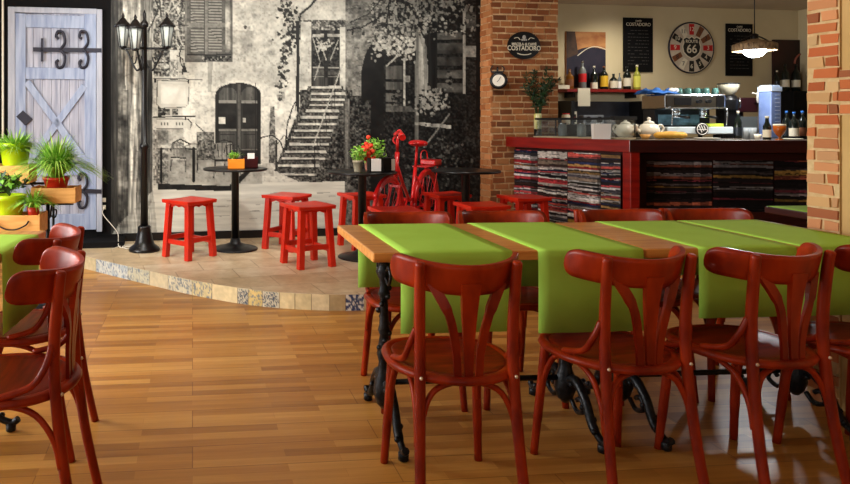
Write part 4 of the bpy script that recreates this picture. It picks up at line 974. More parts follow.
def crate(key, label, hh=.09):
    X, Y, Z, W = crx[key]; t = thing('wooden_crate', label, 'crate', (X, Y, Z), .06, 'pine crates on the plant stand'); dpt = .10
    b = MB(); b.box(-W/2+.0125, W/2-.0125, -dpt+.0105, dpt-.0105, hh-.03, hh-.018); b.build('bottom_board', M['crate'], t)
    for y in (-dpt, dpt-.010):
        b = MB(); b.box(-W/2, W/2, y, y+.010, 0, hh); b.build('side_board', M['crate'], t, bevel=.002)
    for x in (-W/2, W/2-.012):
        b = MB(); b.box(x, x+.012, -dpt+.0105, dpt-.0105, 0, hh*1.05); b.build('end_board', M['crate'], t, bevel=.002)
    return t
crate('top', 'pine crate highest on the plant stand, under the upper lime green pot', .12)
crate('right', 'pine crate on the right arm of the plant stand, under the red pot', .10)
ct = crate('low', 'lowest pine crate, with a curved black handle on its front', .12)
b = MB(); b.tube(crv([(-.10, -.104, .085), (-.085, -.115, .06), (-.03, -.122, .035), (.03, -.122, .035), (.085, -.115, .06), (.10, -.104, .085)], 5), .005, 6); b.build('handle', M['iron'], ct)
def folg(n, L_, sp, dr, seed, w=.005):
    def f(b): blades(b, (0, 0, .07), n, L_, sp, dr, seed, w)
    return f
X, Y, Z, W = crx['top']; pot_plant('potted_plant', 'lime green pot of spiky grass on the highest crate', 'potted plant', (X+.0, Y-.005, Z+.103), .108, .17, M['lime'], folg(520, .25, .30, .9, 31, .007), [M['leaf'], M['leafl']])
X, Y, Z, W = crx['right']; pot_plant('potted_plant', 'red pot overflowing with long arching grass, on the right crate', 'potted plant', (X-.0, Y-.01, Z+.083), .088, .085, M['potred'], folg(620, .42, .38, 1.05, 32, .007), [M['leaf'], M['leafl']])
X, Y, Z, W = crx['low']
def fold(b): leafball(b, (0, 0, .22), 150, .10, .03, 8, 2, (1.2, 1, .7)); b.cur = 0; [b.tube([(0, 0, .13), (random.uniform(-.07, .07), random.uniform(-.06, .06), .22)], .003, 4) for _ in range(8)]
pot_plant('potted_herb', 'lime green pot with dark green herb in the lowest crate', 'potted plant', (X-.05, Y-.0, Z+.103), .105, .14, M['lime'], fold, [M['leafd'], M['leaf']])
t = thing('potted_plant', 'small tuft of pale grass spilling over the right side of the lowest crate', 'plant', (X+.112, Y-.02, Z+.103), 0)
b = MB(); b.lathe([(.032, 0), (.04, .06), (.036, .062)], n=14); b.build('pot', M['potred'], t); b = MB(); blades(b, (0, 0, .055), 240, .18, .19, 1.1, 77, .006); b.build('foliage', [M['leaf'], M['leafl']], t)

# cable and socket by the door
t = thing('wall_socket', 'small white double socket with a plug on the black wall right of the blue door', 'socket', tuple(onwall(104, 203, CM)), A)
b = MB(); b.box(-.018, .018, -.012, 0, .01, .05); b.box(-.018, .018, -.012, 0, -.06, -.02); b.build('plate', M['white'], t, bevel=.003); b = MB(); b.box(-.012, .012, -.04, -.012, -.055, -.028); b.build('plug', M['white'], t, bevel=.003)
p0 = onwall(104, 208, CM, .045); b = MB(); q = [p0, p0+Vector((0, -.03, -.06)), Vector((-1.30, 6.24, .22)), Vector((-1.24, 6.05, PZ+.012)), Vector((-1.10, 6.16, PZ+.010)), Vector((-1.16, 6.0, PZ+.008)), Vector((-1.22, 6.08, PZ+.014)), Vector((-1.08, 6.06, PZ+.018)), Vector((-1.20, 6.14, PZ+.016)), Vector((-1.30, 6.0, PZ+.006))]
b.tube(crv(q, 8), .0036, 6); tag(b.build('power_cable', M['white']), 'white cable dropping from the socket and coiled on the platform by the lamp post', 'cable')
#PART4
# ================================================================== BAR
LA, LK, LR = Vector((2.515, 6.785, 0)), Vector((3.06, 5.50, 0)), Vector((5.30, 5.28, 0))
bar = thing('bar_counter', 'angled bar counter with red wooden edge and panels of stacked magazine spines', 'bar counter', (3.6, 6.0, 0))
O = Vector((3.6, 6.0, 0))
def rel(pts): return [(p[0]-O.x, p[1]-O.y) for p in pts]
top = [(2.53, 6.775), (3.065, 5.515), (5.30, 5.295), (5.30, 6.62), (3.75, 6.70), (3.32, 6.88), (3.10, 6.862)]
b = MB(); b.prism(rel([(2.57, 6.79), (3.09, 5.56), (5.28, 5.345), (5.28, 6.6), (3.75, 6.68), (3.31, 6.875), (3.10, 6.86)]), 1.085, 1.1); b.build('worktop', M['worktop'], bar)
b = MB(); b.prism(rel([(2.518, 6.780), (3.06, 5.50), (3.10, 5.565), (2.585, 6.79)]), 1.0, 1.102); b.build('edge_board', M['barred'], bar, bevel=.004)
b = MB(); b.prism(rel([(3.062, 5.499), (5.30, 5.28), (5.30, 5.35), (3.102, 5.563)]), 1.0, 1.102); b.build('edge_board', M['bardark'], bar, bevel=.004)  # same red edge on the right wing, its shade put into the colour
b = MB(); b.prism(rel([(2.62, 6.795), (3.12, 5.62), (3.20, 5.70), (5.28, 5.50), (5.28, 6.2), (3.5, 6.3), (3.2, 6.87)]), 0.001, 1.085); b.build('carcass', M['bardark'], bar)
b = MB(); b.prism(rel([(3.062, 5.612), (3.087, 5.535), (3.158, 5.525), (3.17, 5.70)]), 0.001, 1.0); b.build('corner_post', M['barred'], bar, bevel=.005)
b = MB(); b.prism(rel([(2.585, 6.80), (3.075, 5.63), (3.10, 5.65), (2.62, 6.80)]), .001, .2); b.build('plinth', M['bardark'], bar)
def stack(name, P0, P1, z0, z1, pal, seed, par, dark=.1):
    P0, P1 = Vector(P0), Vector(P1); W = (P1-P0).length*100; Hh = (z1-z0)*100
    c = Canvas(0, W, 0, Hh, 2.2); c.rng = np.random.RandomState(seed); rg = c.rng
    yy = c.YY+2.0*(c.noise(24, 9, 2)-.5)+.7*(c.noise(5, 3, 1)-.5); ys = [-3]
    while ys[-1] < Hh+4: ys.append(ys[-1]+.8+rg.rand()**2*2.4)
    k = np.searchsorted(np.array(ys), yy); cols = np.array([pal[rg.randint(len(pal))] for _ in range(len(ys)+1)])/255.*rg.uniform(.7, 1.1, (len(ys)+1, 1))
    c.a = cols[np.clip(k, 0, len(ys))]
    seg = np.searchsorted(np.cumsum(rg.uniform(5, 16, 12)), c.XX+4*c.noise(8, 6, 1)); c.a *= (.6+.5*rg.rand(13)[seg % 13])[..., None]
    n = c.noise(2.2, .9, 2); c.a *= (.7+.6*n)[..., None]
    fr = np.abs(yy-np.array(ys)[np.clip(k-1, 0, len(ys)-1)]); c.a[fr < .3] *= dark+.1
    r, q = int(Hh*1.6), int(W*1.6); u = np.linspace(0, 1, q); v = np.linspace(0, 1, r)
    P = np.zeros((r, q, 3)); d = P1-P0
    rel_ = np.clip(c.a.mean(2), 0, 1)
    UX_, VY = np.meshgrid(u*W, v*Hh); col = c.sample(UX_*.999, VY*.999)
    nx, ny = d.y/d.length, -d.x/d.length
    dep = .004+.008*col.mean(2)
    P[..., 0] = P0.x+d.x*u[None]+nx*dep-O.x; P[..., 1] = P0.y+d.y*u[None]+ny*dep-O.y; P[..., 2] = (z1-(z1-z0)*v)[:, None]
    return grid_obj(name, P, to_lin(col), M['stack'], par)
palL = [(245, 238, 230), (230, 220, 216), (236, 226, 224), (214, 80, 84), (235, 225, 215), (240, 236, 230), (190, 180, 176), (30, 24, 28), (24, 20, 24), (190, 60, 66), (160, 36, 44), (40, 46, 80), (200, 150, 90), (120, 104, 90), (210, 90, 80), (90, 84, 92), (220, 200, 190), (60, 40, 36)]
def lerp(t): return (2.612+(3.10-2.612)*t, 6.79+(5.612-6.79)*t, 0)
for i, (a, c) in enumerate(((0.0, .24), (.245, .52), (.525, .80), (.805, .955))): stack('magazine_panel', lerp(a), lerp(c), .21, .975, palL if i != 2 else palL+[(200, 150, 60), (120, 90, 50), (60, 50, 30)], 30+i, bar)
palR = [(90, 80, 80), (40, 30, 34), (28, 20, 24), (176, 168, 166), (50, 38, 42), (180, 96, 70), (24, 18, 22), (140, 56, 70), (196, 150, 74), (150, 140, 140), (30, 24, 28), (24, 20, 24)]  # darker than the left palette: shade of the right front coloured in
def lr(t): return (3.24+(5.28-3.24)*t, 5.69+(5.495-5.69)*t, 0)
for i, (a, c) in enumerate(((.03, .285), (.29, .52), (.525, .75), (.755, .98))): stack('magazine_panel', lr(a), lr(c), .50, .93, palR, 50+i, bar)
for z0, z1 in ((.93, .985), (.44, .50)):
    b = MB(); p, q = lr(0), lr(1); b.prism(rel([(p[0], p[1]-.03), (q[0], q[1]-.03), q[:2], p[:2]]), z0, z1); b.build('rail', M['bardark'], bar)

# glass display on the left wing
nI = Vector((.92, .392, 0)); dI = Vector((.392, -.92, 0)); base_ = LA+nI*.17
case = thing('glass_display_case', 'low glass display case with black top bar on the left wing of the bar', 'display case', tuple(base_+dI*.24+Vector((0, 0, 1.1))), math.atan2(dI.y, dI.x))
Lc, Dc, Hc = .88, .26, .17
b = MB(); b.box(-.03, Lc, -.01, Dc, .0005, .012); b.build('stone_slab', mat('pale_slab', (170, 150, 120), (190, 172, 140), (9, 9, 9), rough=.4), case)
b = MB(); b.box(0, Lc, 0, .005, .0125, Hc); b.box(0, .005, .0055, Dc, .0125, Hc); b.box(Lc-.005, Lc, .0055, Dc, .0125, Hc); b.build('glass_panes', M['glass'], case)
b = MB(); b.box(-.01, Lc+.01, -.012, .012, Hc, Hc+.020); b.box(-.01, Lc+.01, Dc-.02, Dc, Hc, Hc+.02); b.box(Lc-.03, Lc+.012, -.02, Dc, Hc-.002, Hc+.03); b.box(-.01, .01, .0, Dc, Hc, Hc+.02)
for x in (0, Lc-.008): b.box(x, x+.008, Dc-.012, Dc-.004, .0125, Hc)
b.build('top_frame', M['black'], case)
# jars inside / behind the case
def jar(label, loc, r, h, lid, body=None, grp='jars and glasses around the display case'):
    t = thing('glass_jar', label, 'jar', loc, 0, grp); b = MB(); b.lathe([(r*.8, 0), (r, .01), (r, h*.8), (r*.75, h*.88), (r*.75, h*.9)], n=14); b.build('body', body or M['bottleclear'], t)
    b = MB(); b.lathe([(r*.85, h*.9), (r*.85, h), (.001, h)], n=14); b.build('lid', lid, t)
for i, (s, lb) in enumerate(((.20, 'grey glass jar at the left end inside the display case'), (.42, 'grey glass jar in the middle of the display case'), (.60, 'grey glass jar right of the middle one in the display case'))):
    p = base_+dI*(.24+s)+nI*.13; jar(lb, (p.x, p.y, 1.1125), .04, .13, M['steel'])
# vase with dark branches
p = LA+nI*.25+dI*.18
vs_ = thing('vase', 'tall yellow and white vase of dark leafy branches at the pillar end of the bar', 'vase', (p.x, p.y, 1.1), 0)
b = MB(); b.lathe([(.034, 0), (.036, .005), (.036, .08)], n=18); b.build('vase_foot', M['black'], vs_)
b = MB(); b.lathe([(.036, .08), (.037, .22), (.033, .235), (.030, .23)], n=18); b.build('vase_body', mat('yellow_white_vase', (236, 232, 190), (214, 206, 96), (30, 30, 6), rough=.3), vs_)
b = MB(); r_ = random.Random(9)
for i in range(15):
    a = r_.uniform(0, 2*PI); s = min(r_.uniform(.03, .19), .09/max(.01, math.sin(a)) if math.sin(a) > 0 else 1); hh = r_.uniform(.46, .68); pts = crv([(0, 0, .12), (s*.35*math.cos(a), s*.35*math.sin(a), .12+hh*.45), (s*math.cos(a), s*math.sin(a), hh)], 6); b.cur = 0; b.tube(pts, .003, 4)
    for q in pts[5:]:
        for k in range(5):
            dd = Vector((r_.gauss(0, 1), r_.gauss(0, 1), r_.gauss(.7, .6))).normalized(); sd = dd.cross(Vector((r_.gauss(0, 1), r_.gauss(0, 1), r_.gauss(0, 1)))).normalized()*.008; b.cur = r_.choice((0, 0, 1)); L_ = r_.uniform(.035, .065)
            b.poly([q, q+dd*L_*.5+sd, q+dd*L_, q+dd*L_*.5-sd])
b.build('branches', [M['leafd'], mat('leaf_olive', (54, 66, 40), rough=.6)], vs_)
# card stand
t = thing('menu_card', 'white folded card standing on the bar edge left of the teapots', 'card', (2.985, 5.80, 1.102), -.25)
b = MB(); b.X = Matrix.Rotation(math.radians(12), 4, 'X'); b.box(-.068, .068, -.0015, .0015, .003, .135); b.X = Matrix.Translation((0, .055, 0)) @ Matrix.Rotation(math.radians(-12), 4, 'X'); b.box(-.068, .068, -.0015, .0015, .003, .135); b.X = None; b.box(-.07, .07, -.01, .065, 0, .003)
b.build('card', M['paper'], t)
# teapots
def teapot(label, loc, rz, sc=1.0):
    t = thing('teapot', label, 'teapot', loc, rz, 'white teapots on the bar')
    b = MB(); b.lathe([(.035*sc, 0), (.040*sc, .004), (.066*sc, .035*sc), (.070*sc, .06*sc), (.055*sc, .095*sc), (.034*sc, .105*sc)], n=24); b.build('body', M['white'], t)
    b = MB(); b.lathe([(.036*sc, .105*sc), (.030*sc, .117*sc), (.010*sc, .125*sc), (.011*sc, .135*sc), (.014*sc, .142*sc), (.002, .150*sc)], n=18); b.build('lid', M['white'], t)
    b = MB(); b.tube(crv([(-.060*sc, 0, .045*sc), (-.085*sc, 0, .06*sc), (-.10*sc, 0, .10*sc)], 5), [.014*sc]*5+[.010*sc]*5+[.008*sc], 8); b.build('spout', M['white'], t)
    b = MB(); b.tube(crv([(.058*sc, 0, .085*sc), (.09*sc, 0, .095*sc), (.108*sc, 0, .07*sc), (.09*sc, 0, .04*sc), (.064*sc, 0, .035*sc)], 5), .007*sc, 8); b.build('handle', M['white'], t)
teapot('white teapot directly right of the standing card, its handle hidden', (3.365, 6.12, 1.1), 1.9, 1.25)
teapot('white teapot with its handle to the right, beside the loaf', (3.545, 6.06, 1.1), .1, 1.3)
# loaf on its board
t = thing('bread_loaf', 'long golden brown loaf lying on the bar in front of the coffee machine', 'bread', (3.64, 5.90, 1.1005), 0)
b = MB(); b.ball((0, 0, .034), .034, 16, 8, (4.0, 1.5, 1.0)); b.ball((.09, 0, .032), .032, 12, 8, (1.7, 1.4, 1.0)); b.ball((-.09, 0, .032), .032, 12, 8, (1.7, 1.4, 1.0)); b.build('crust', M['bread'], t)
t = thing('bread_crumb_bowl', 'small brown dish between the teapot handle and the loaf', 'bowl', (3.43, 5.92, 1.1), 0); b = MB(); b.lathe([(.025, 0), (.045, .04), (.04, .04), (.02, .01)], n=16); b.build('bowl', M['crate'], t)

# espresso machine
em = thing('espresso_machine', 'polished steel two-group coffee machine with round emblem on its white base', 'coffee machine', (4.04, 6.34, 1.1), .05)
for x in (-.27, .27):
    for y in (-.15, .15): b = MB(); b.lathe([(.02, 0.0005), (.02, .04)], (x, y, 0), 10); b.build('foot', M['black'], em)
b = MB(); b.box(-.30, .33, -.20, .20, .04, .105); b.build('base', mat('machine_white', (206, 218, 224), rough=.3), em, bevel=.008)
b = MB(); b.box(-.27, .27, .02, .20, .105, .27); b.build('rear_body', M['darksteel'], em, bevel=.006)
b = MB(); b.box(-.24, .16, .012, .018, .12, .22); b.build('splash_panel', mat('splash_blue', (110, 150, 170), (60, 80, 90), (10, 10, 10), rough=.3), em)
b = MB(); b.box(-.29, .29, -.16, .20, .27, .41); b.build('upper_body', M['steel'], em, bevel=.015)
for r in ((-.20, -.05, .305, .375), (.20, .265, .285, .39)): b = MB(); b.box(r[0], r[1], -.170, -.161, r[2], r[3]); b.build('control_panel', M['black'], em)
for x in (-.13, .13):
    b = MB(); b.lathe([(.034, 0), (.036, .05)], (x, -.08, .22), 16); b.lathe([(.036, -.0), (.034, .03)], (x, -.08, .19), 16); g_ = b.build('group_head', M['steel'], em); b = MB(); b.tube([(x, -.11, .205), (x+.01, -.235, .19)], [.010, .014], 8); b.build('portafilter_handle', M['black'], g_)
for x in (-.25, .27): b = MB(); b.tube(crv([(x, -.16, .29), (x, -.20, .25), (x, -.19, .12)], 5), .006, 6); b.build('steam_wand', M['steel'], em)
for x in (.12, .03): b = MB(); b.lathe([(.016, 0), (.016, .02)], (x, -.162, .34), 12, R=Matrix.Rotation(PI/2, 3, 'X')); b.build('knob', M['black'], em)
b = MB(); b.lathe([(.060, 0), (.060, .012)], (.02, -.205, .085), 28, R=Matrix.Rotation(PI/2, 3, 'X')); eb = b.build('emblem', M['black'], em)
b = MB(); b.tube([(.02+.05*math.cos(2*PI*i/28), -.218, .085+.05*math.sin(2*PI*i/28)) for i in range(28)], .004, 6, True, up=(0, 1, 0))
for q in ((-.032, .03, -.005, -.03), (-.012, .034, .012, -.016), (.012, .034, .026, .0), (-.04, -.004, .04, -.004)): b.tube([(.02+q[0], -.218, .085+q[1]), (.02+q[2], -.218, .085+q[3])], .0045, 4)
b.build('emblem_marks', M['paper'], eb)
tm = thing('blue_cloth', 'crumpled blue cloth draped over the left end of the coffee machine', 'cloth', (3.80, 6.33, 1.511), .05)
b = MB(); r_ = random.Random(2); n = 12; hm = [[(.035+.025*math.sin(i*1.1)*math.cos(j*.9)+r_.uniform(-.006, .006)) for j in range(n+1)] for i in range(n+1)]
for i in range(n+1):
    for j in range(n+1):
        u, v = i/n, j/n; x = -.155+.25*u; e = max(0, (.0-(x+.10)))*2.2; z = hm[i][j]*min(1, 4*min(v, 1-v)+.2)*min(1, 5*(1-u)+.15)-(e*.0); b.v.append((x, -.15+.30*v, max(z, .002)))
for i in range(n):
    for j in range(n): k = i*(n+1)+j; b.addf((k, k+n+1, k+n+2, k+1), True)
b.build('cloth', M['blue'], tm, solid=.004)
b = MB(); [b.ball((.045+.02*i, -.11+.05*(i % 2), .034), .026, 8, 6, (1, 1, .9)) for i in range(4)]; b.build('white_tissue', M['paper'], tm)
cup0 = None
for i in range(9):
    x = 3.96+.042*i+(.0); y = 6.28+(.10 if i % 2 else 0)+.05*.05
    if cup0 is None:
        cup0 = thing('cup', 'small green glass cup upside down on the coffee machine', 'cup', (x, y, 1.512), 0, 'green glass cups stacked upside down on the coffee machine')
        b = MB(); b.lathe([(.030, 0), (.024, .055), (.001, .057)], n=12); b.build('body', M['teal'], cup0)
    else: dup(cup0, (x, y, 1.512), 0, 'small green glass cup upside down on the coffee machine')
# grinder
t = thing('coffee_grinder', 'dark coffee grinder with a pale funnel hopper, right of the coffee machine', 'coffee grinder', (4.46, 6.34, 1.1), 0)
b = MB(); b.box(-.08, .08, -.10, .10, 0, .03); b.box(-.06, .06, -.04, .09, .03, .30); b.lathe([(.075, .26), (.085, .30), (.085, .36), (.06, .40)], n=20); b.build('body', M['black'], t, bevel=.004)
b = MB(); b.lathe([(.045, .40), (.085, .47), (.09, .50), (.088, .505)], n=20); b.build('hopper', mat('hopper_plastic', (176, 168, 146), rough=.3), t); b = MB(); b.lathe([(.092, .505), (.092, .515), (.001, .52)], n=20); b.build('lid', M['darksteel'], t)
b = MB(); b.tube([(.095, -.02, .28), (.095, -.02, .38)], .009, 8); b.build('lever', M['steel'], t)
# beer tap
t = thing('beer_tap', 'dark red beer tap box on a column with a white tap handle', 'beer tap', (4.69, 6.52, 1.1), 0)
b = MB(); b.lathe([(.06, 0), (.06, .02), (.035, .03), (.035, .245)], n=16); b.build('column', M['steel'], t); b = MB(); b.box(-.17, .14, -.07, .07, .245, .385); b.build('tap_box', mat('tap_dark_red', (46, 14, 22), rough=.3), t, bevel=.01)
b = MB(); b.tube([(.10, -.07, .33), (.10, -.13, .33), (.10, -.14, .27)], .010, 8); b.build('spout', M['steel'], t); b = MB(); b.lathe([(.010, .33), (.018, .36), (.018, .43), (.008, .44)], (.10, -.12, 0), 10); b.tube([(.10, -.12, .41), (.04, -.12, .43)], .008, 6); b.build('tap_handle', M['white'], t)
# dispenser
t = thing('drinks_dispenser', 'tall pale blue plastic dispenser tower on the bar near the brick column', 'dispenser', (4.76, 6.22, 1.1), .3)
b = MB(); b.box(-.065, .065, -.06, .06, 0, .43); b.build('tower', M['dispenser'], t, bevel=.01); b = MB(); b.box(-.07, .07, -.065, .065, .43, .475); b.box(-.06, .06, -.055, .055, .475, .49); b.build('lid', M['dispenserl'], t, bevel=.006)
b = MB(); [b.box(-.02, .04, -.0625, -.0602, .08+.035*i, .085+.035*i) for i in range(10)]; b.build('scale_marks', M['dispenserl'], t)

# bottles ---------------------------------------------------------------
def bottle(label, loc, h, r, body, lab, cap, group, shoulder=.6, l0=.14, l1=.48, name='bottle', neck=.3):
    t = thing(name, label, 'bottle', loc, 0, group); rn = r*neck
    b = MB(); b.lathe([(r*.92, 0), (r, .006), (r, h*shoulder), (r*.85, h*(shoulder+.07)), (rn*1.15, h*(shoulder+.18)), (rn, h*(shoulder+.22)), (rn, h*.93)], n=16); b.build('body', body, t)
    b = MB(); b.lathe([(r*1.015, h*l0), (r*1.02, h*l1)], n=16, cap=False); b.build('paper_label', lab, t)
    b = MB(); b.lathe([(rn*1.15, h*.92), (rn*1.15, h), (.001, h)], n=10); b.build('cap', cap, t)
    return t
def bw(x, y, off): p = onwall(x, y, CB, off); return p
SHZ = 1.25+(122-89.5)/F*7.98
def onshelf(x, off=.11): p = onwall(x, 100, CB, off); return (p.x, p.y, SHZ)
GB = 'bottles on the red shelf'
bottle('short amber bottle at the left end of the red shelf', onshelf(569.5), .24, .046, M['bottleamber'], M['brownprint'], M['brownprint'], GB)
bottle('tallest bottle on the red shelf, clear with a round red label', onshelf(582.5), .34, .042, M['bottleclear'], M['redprint'], M['steel'], GB, .62, .25, .55)
bottle('dark bottle with a white label low down, right of the tall clear bottle', onshelf(594), .28, .040, M['bottlegreen'], M['cream'], M['cream'], GB, .6, .03, .3)
bottle('dark bottle with a broad yellow label on the red shelf', onshelf(604), .28, .044, M['bottlegreen'], M['gold'], M['brownprint'], GB, .62, .12, .58)
bottle('squat bottle with a white round label on the red shelf', onshelf(613.5), .19, .044, M['bottlegreen'], M['cream'], M['black'], GB, .6, .1, .55)
bottle('small clear bottle between the squat white-labelled one and the dark tall one', onshelf(619.5), .20, .022, M['bottleclear'], M['paper'], M['steel'], GB, .6, .1, .5)
bottle('dark bottle with a grey-white label, second from the right end of the red shelf', onshelf(627), .28, .044, M['bottlegreen'], M['cream'], M['black'], GB, .62, .15, .5)
bottle('yellow-green labelled bottle at the right end of the red shelf', onshelf(637), .30, .040, mat('bottle_yellow', (150, 150, 60), rough=.15), mat('yellow_green_print', (214, 210, 90), rough=.6), M['cream'], GB, .58, .1, .55)
sh = thing('wall_shelf', 'dark red wooden shelf on the bar back wall carrying the bottles', 'shelf', tuple(onwall(600, 100, CB, .1)[:2])+(SHZ,), A)
b = MB(); b.box(-.50, .56, -.11, .098, -.035, -.0005); b.build('board', M['shelfred'], sh, bevel=.003)
for x in (-.4, .4): b = MB(); b.box(x, x+.02, -.08, .098, -.10, -.036); b.build('bracket', M['black'], sh)
t = thing('carton', 'flat white carton lying at the left end of the red shelf', 'box', tuple(onwall(562, 100, CB, .12)[:2])+(SHZ,), A); b = MB(); b.box(-.10, .06, -.06, .06, 0, .045); b.build('box', M['cream'], t, bevel=.003)
t = thing('paper_note', 'sheet of white paper hanging from the front edge of the red shelf', 'paper', tuple(onwall(584, 100, CB, .215)[:2])+(SHZ-.002,), A); b = MB(); b.box(-.078, .078, -.002, .001, -.20, .012); b.build('sheet', M['cream'], t)
# back cabinet
c0 = onwall(597, 100, CB, .0); cab = thing('back_cabinet', 'dark cabinet and steel-backed niche below the red shelf', 'cabinet', (c0.x, c0.y, 0), A)
b = MB(); b.box(-.58, .44, -.45, -.002, 0.001, 1.22); b.build('body', M['black'], cab); b = MB(); b.box(-.50, .44, -.04, -.002, 1.2205, SHZ-.14); b.build('back_panel', mat('niche_grey', (58, 62, 76), (30, 32, 40), (4, 4, 4), rough=.3), cab)
b = MB(); b.box(.40, .44, -.30, -.041, 1.2205, SHZ-.14); b.build('side_panel', M['black'], cab); b = MB(); b.box(-.54, -.50, -.30, -.041, 1.2205, SHZ-.14); b.build('side_panel', M['black'], cab)
def oncab(x, off): p = onwall(x, 110, CB, off); return (p.x, p.y, 1.2205)
t = thing('picture', 'tiny black framed picture with a red square in the niche', 'picture', oncab(573, .22), A); b = MB(); b.box(-.05, .05, -.01, .01, 0, .16); b.build('frame', M['black'], t); b = MB(); b.box(-.042, .042, -.012, -.0102, .008, .152); b.build('print', M['cream'], t); b = MB(); b.box(-.03, .03, -.014, -.0122, .03, .12); b.build('black_mark', M['black'], t); b = MB(); b.box(-.016, .016, -.0155, -.0142, .05, .09); b.build('red_mark', M['redprint'], t)
jar('white jar with a red lid, left end of the niche', oncab(566, .30), .045, .13, M['redprint'], M['cream'], 'small things in the niche')
t = thing('radio', 'small grey box with two dark round openings in the niche', 'radio', oncab(591, .25), A); b = MB(); b.box(-.13, .13, -.05, .05, 0, .11); rb = b.build('case', M['grey'], t, bevel=.008)
for x in (-.07, .07): b = MB(); b.lathe([(.038, 0), (.038, .008)], (x, -.051, .055), 16, R=Matrix.Rotation(PI/2, 3, 'X')); b.build('speaker', M['black'], t)

# right-hand bottle cabinet on the back wall
c1 = onwall(790, 100, CB, 0); cab2 = thing('bottle_cabinet', 'dark shelving with a dark red back board beside the brick column', 'cabinet', (c1.x, c1.y, 0), A)
z_s = 1.25+(122-92)/F*8.5
b = MB(); b.box(-.27, .9, -.30, -.002, z_s-.42, z_s-.0005); b.build('shelf_box', M['blackmatt'], cab2, bevel=.004); b = MB(); b.box(-.27, .9, -.03, -.002, z_s, z_s+.66); b.build('back_board', mat('dark_red_board', (58, 20, 20), (30, 12, 12), (4, 4, 4), rough=.5), cab2)
b = MB(); b.tube([(.16+.13*math.cos(PI*i/12), -.035, z_s+.36+.13*math.sin(PI*i/12)) for i in range(13)], .012, 6); b.build('arch_print', mat('dusty_pink_print', (150, 84, 66), rough=.7), cab2)
GR = 'bottles on the dark shelving behind the bar'
def oncab2(x): p = onwall(x, 100, CB, .15); return (p.x, p.y, z_s)
bottle('slim bottle with a pale cap, left of two white-labelled bottles on the dark shelving', oncab2(777), .26, .03, M['bottlegreen'], M['darksteel'], M['cream'], GR)
bottle('dark bottle with large white label, left of the matching pair on the dark shelving', oncab2(785), .34, .046, M['bottlegreen'], M['cream'], M['black'], GR, .62, .16, .42)
bottle('dark bottle with large white label, right of the matching pair on the dark shelving', oncab2(796), .34, .046, M['bottlegreen'], M['cream'], M['black'], GR, .62, .16, .42)
# on the counter near the column
def onbar(x, D): return ((x-CX)/F*D, D, 1.1)
GC = 'drinks on the bar near the brick column'
bottle('small dark beer bottle with a white neck and label, left of the beer glass', onbar(767, 5.72), .20, .031, M['bottlegreen'], M['cream'], M['cream'], GC, .55, .1, .42, 'beer_bottle', .42)
t = thing('beer_glass', 'stemmed glass of amber beer with pale foam on the bar', 'glass', onbar(779.5, 5.62), 0); b = MB(); b.lathe([(.032, 0), (.032, .004), (.008, .012), (.008, .025), (.030, .05), (.044, .08), (.046, .118)], n=20); b.build('beer', M['amber'], t); b = MB(); b.lathe([(.046, .118), (.044, .132), (.001, .134)], n=20); b.build('foam', M['foam'], t)
bottle('dark bottle with a square white label right of the beer glass', onbar(794, 5.95), .24, .036, M['bottlegreen'], M['cream'], M['blue'], GC, .58, .1, .4)
bottle('dark bottle with a blue cap nearest the brick column on the bar', onbar(802.5, 6.0), .25, .034, M['bottlegreen'], M['brownprint'], M['blue'], GC, .6, .1, .4)
bottle('bottle with a blue cap behind the beer glass', onbar(786.5, 6.12), .25, .032, M['bottlegreen'], M['darksteel'], M['blue'], GC, .6, .1, .4)
bottle('dark bottle with a white cap, right of the grinder on the bar', onbar(738, 6.15), .25, .030, M['bottlegreen'], M['darksteel'], M['cream'], GC, .6, .1, .4)
for x, D, lb in ((747, 5.95, 'clear tumbler left of its twin between the tap and the dispenser'), (753, 5.9, 'clear tumbler right of its twin, beside a small white cup')):
    t = thing('tumbler', lb, 'glass', onbar(x, D), 0, 'tumblers on the bar'); b = MB(); b.lathe([(.022, 0), (.028, .10), (.026, .10), (.021, .006)], n=16); b.build('glass', mat('tumbler_glass', (150, 156, 160), rough=.1), t)
t = thing('cup', 'small white cup beside the tumblers on the bar', 'cup', onbar(757.5, 5.8), 0); b = MB(); b.lathe([(.018, 0), (.028, .045), (.026, .045), (.016, .006)], n=16); b.build('bowl', M['white'], t); b = MB(); b.tube([(.024, 0, .036), (.042, 0, .032), (.040, 0, .015), (.022, 0, .012)], .003, 6); b.build('handle', M['white'], t)
t = thing('plate', 'oval white plate lying on the bar below the machine emblem', 'plate', onbar(707, 5.80), 0); b = MB(); b.lathe([(.05, 0), (.10, .012), (.098, .014), (.05, .004)], n=28); b.build('dish', M['white'], t)
t = thing('saucer', 'grey-white saucer near the brick column on the bar', 'plate', onbar(793, 5.62), 0); b = MB(); b.lathe([(.035, 0), (.07, .010), (.068, .012), (.03, .004)], n=24); b.build('dish', M['cream'], t)
t = thing('serving_tray', 'dull steel tray standing upright behind the tumblers', 'tray', onbar(749, 6.2), 0); b = MB(); b.box(-.08, .08, -.004, .004, 0, .2); b.build('tray', mat('dull_steel', (110, 116, 118), rough=.4, metal=.6), t, bevel=.003)
t = thing('sponge_box', 'bright yellow-green packet on the coffee machine base', 'packet', (4.25, 6.26, 1.2055), .05); b = MB(); b.box(-.07, .07, -.06, .02, 0, .03); b.build('packet', mat('lime_packet', (190, 206, 60), rough=.6), t, bevel=.004)

